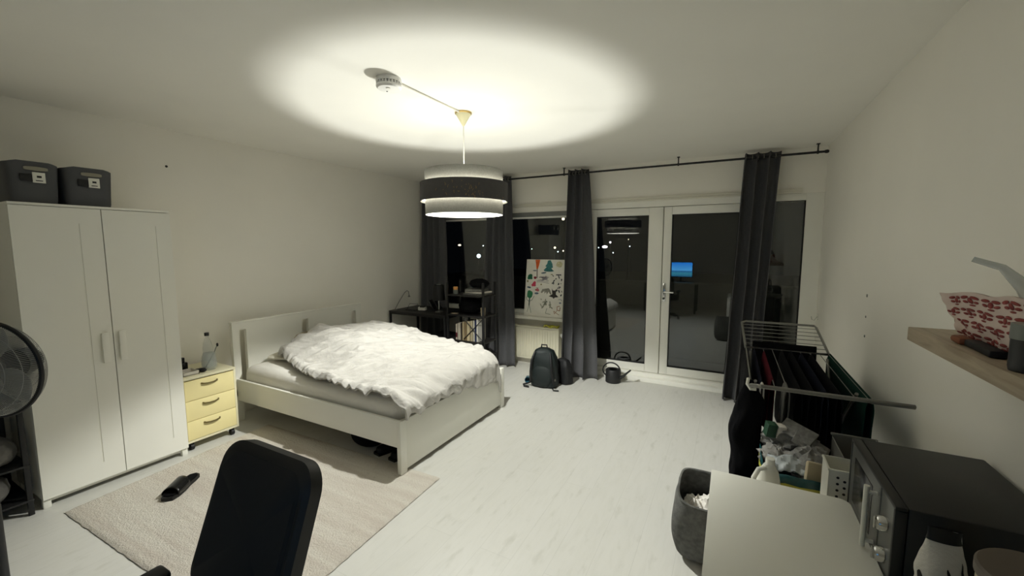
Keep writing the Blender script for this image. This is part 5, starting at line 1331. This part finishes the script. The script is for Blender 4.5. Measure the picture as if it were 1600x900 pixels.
MB().box((0.612, 1.675, SHZ + 0.011), (0.036, 0.07, 0.02), 0.008, (0, 0, -0.06)).build('brown_end', 'terracotta', t)
t = thing('spice_jar', 'dark grey lidded jar at the right edge on the oak shelf', 'jar', (0.612, 1.36, SHZ))
MB().lathe([(0, 0), (0.033, 0), (0.035, 0.01), (0.035, 0.075), (0, 0.075)], (0.612, 1.36, SHZ), 28).build('jar', 'can', t)
MB().lathe([(0, 0.075), (0.037, 0.075), (0.037, 0.11), (0, 0.112)], (0.612, 1.36, SHZ), 28).build('lid', 'greyglass', t)
t = thing('spray_bottle', 'clear bag with orange end propped behind jar and gift bag on the shelf', 'bag', (0.73, 1.40, SHZ))
MB().tube([(0.655, 1.46, SHZ + 0.150), (0.640, 1.48, SHZ + 0.185), (0.605, 1.50, SHZ + 0.232), (0.558, 1.52, SHZ + 0.252)], [0.024, 0.017, 0.009, 0.007], 12).build('clear_neck', 'plasticbag', t)
MB().lathe([(0, 0), (0.04, 0), (0.045, 0.02), (0.045, 0.11), (0.03, 0.15), (0, 0.152)], (0.672, 1.445, SHZ), 24, sx=0.5, sy=0.6).build('orange_body', 'terracotta', t)

# ---------------------------------------------------------------- behind the camera: desk with the monitor mirrored in the door
t = thing('computer_desk', 'pale desk behind the chair, seen mirrored in the balcony door', 'desk', (-1.25, -0.75, 0))
MB().bx(-1.95, -0.68, -1.10, -0.42, 0.72, 0.75, 0.003).build('desk_top', 'desk_white', t)
for x in (-1.9, -0.73):
    for y in (-1.05, -0.47): MB().bx(x - 0.02, x + 0.02, y - 0.02, y + 0.02, 0, 0.72, 0.002).build('leg', 'blackmetal', t)
t = thing('monitor', 'lit blue computer monitor, seen mirrored in the balcony door', 'monitor', (-1.10, -0.78, 0.75))
MB().bx(-1.37, -0.83, -0.80, -0.765, 0.86, 1.24, 0.006).build('bezel', 'black', t)
MB().bx(-1.12, -1.08, -0.83, -0.79, 0.76, 1.0).lathe([(0, 0), (0.11, 0), (0.11, 0.01), (0, 0.012)], (-1.10, -0.80, 0.75), 28).build('stand', 'black', t)
def screen_mat():
    k = NT('screen_picture')
    v = k.coord((1, 1, 1), what='Generated')
    sp = k.n('ShaderNodeSeparateXYZ'); k.l(v, sp.inputs[0])
    c = k.ramp(sp.outputs[2], [(0.0, (0.02, 0.10, 0.22, 1)), (0.22, (0.05, 0.30, 0.42, 1)), (0.40, (0.03, 0.16, 0.40, 1)), (0.44, (0.10, 0.45, 0.90, 1)), (1.0, (0.02, 0.22, 0.80, 1))])
    e = k.n('ShaderNodeEmission'); e.inputs[1].default_value = 4.5
    k.l(c, e.inputs[0]); k.l(e.outputs[0], k.out.inputs['Surface'])
    return k.m
MB().bx(-1.36, -0.84, -0.766, -0.7635, 0.875, 1.23).build('screen', screen_mat(), t)
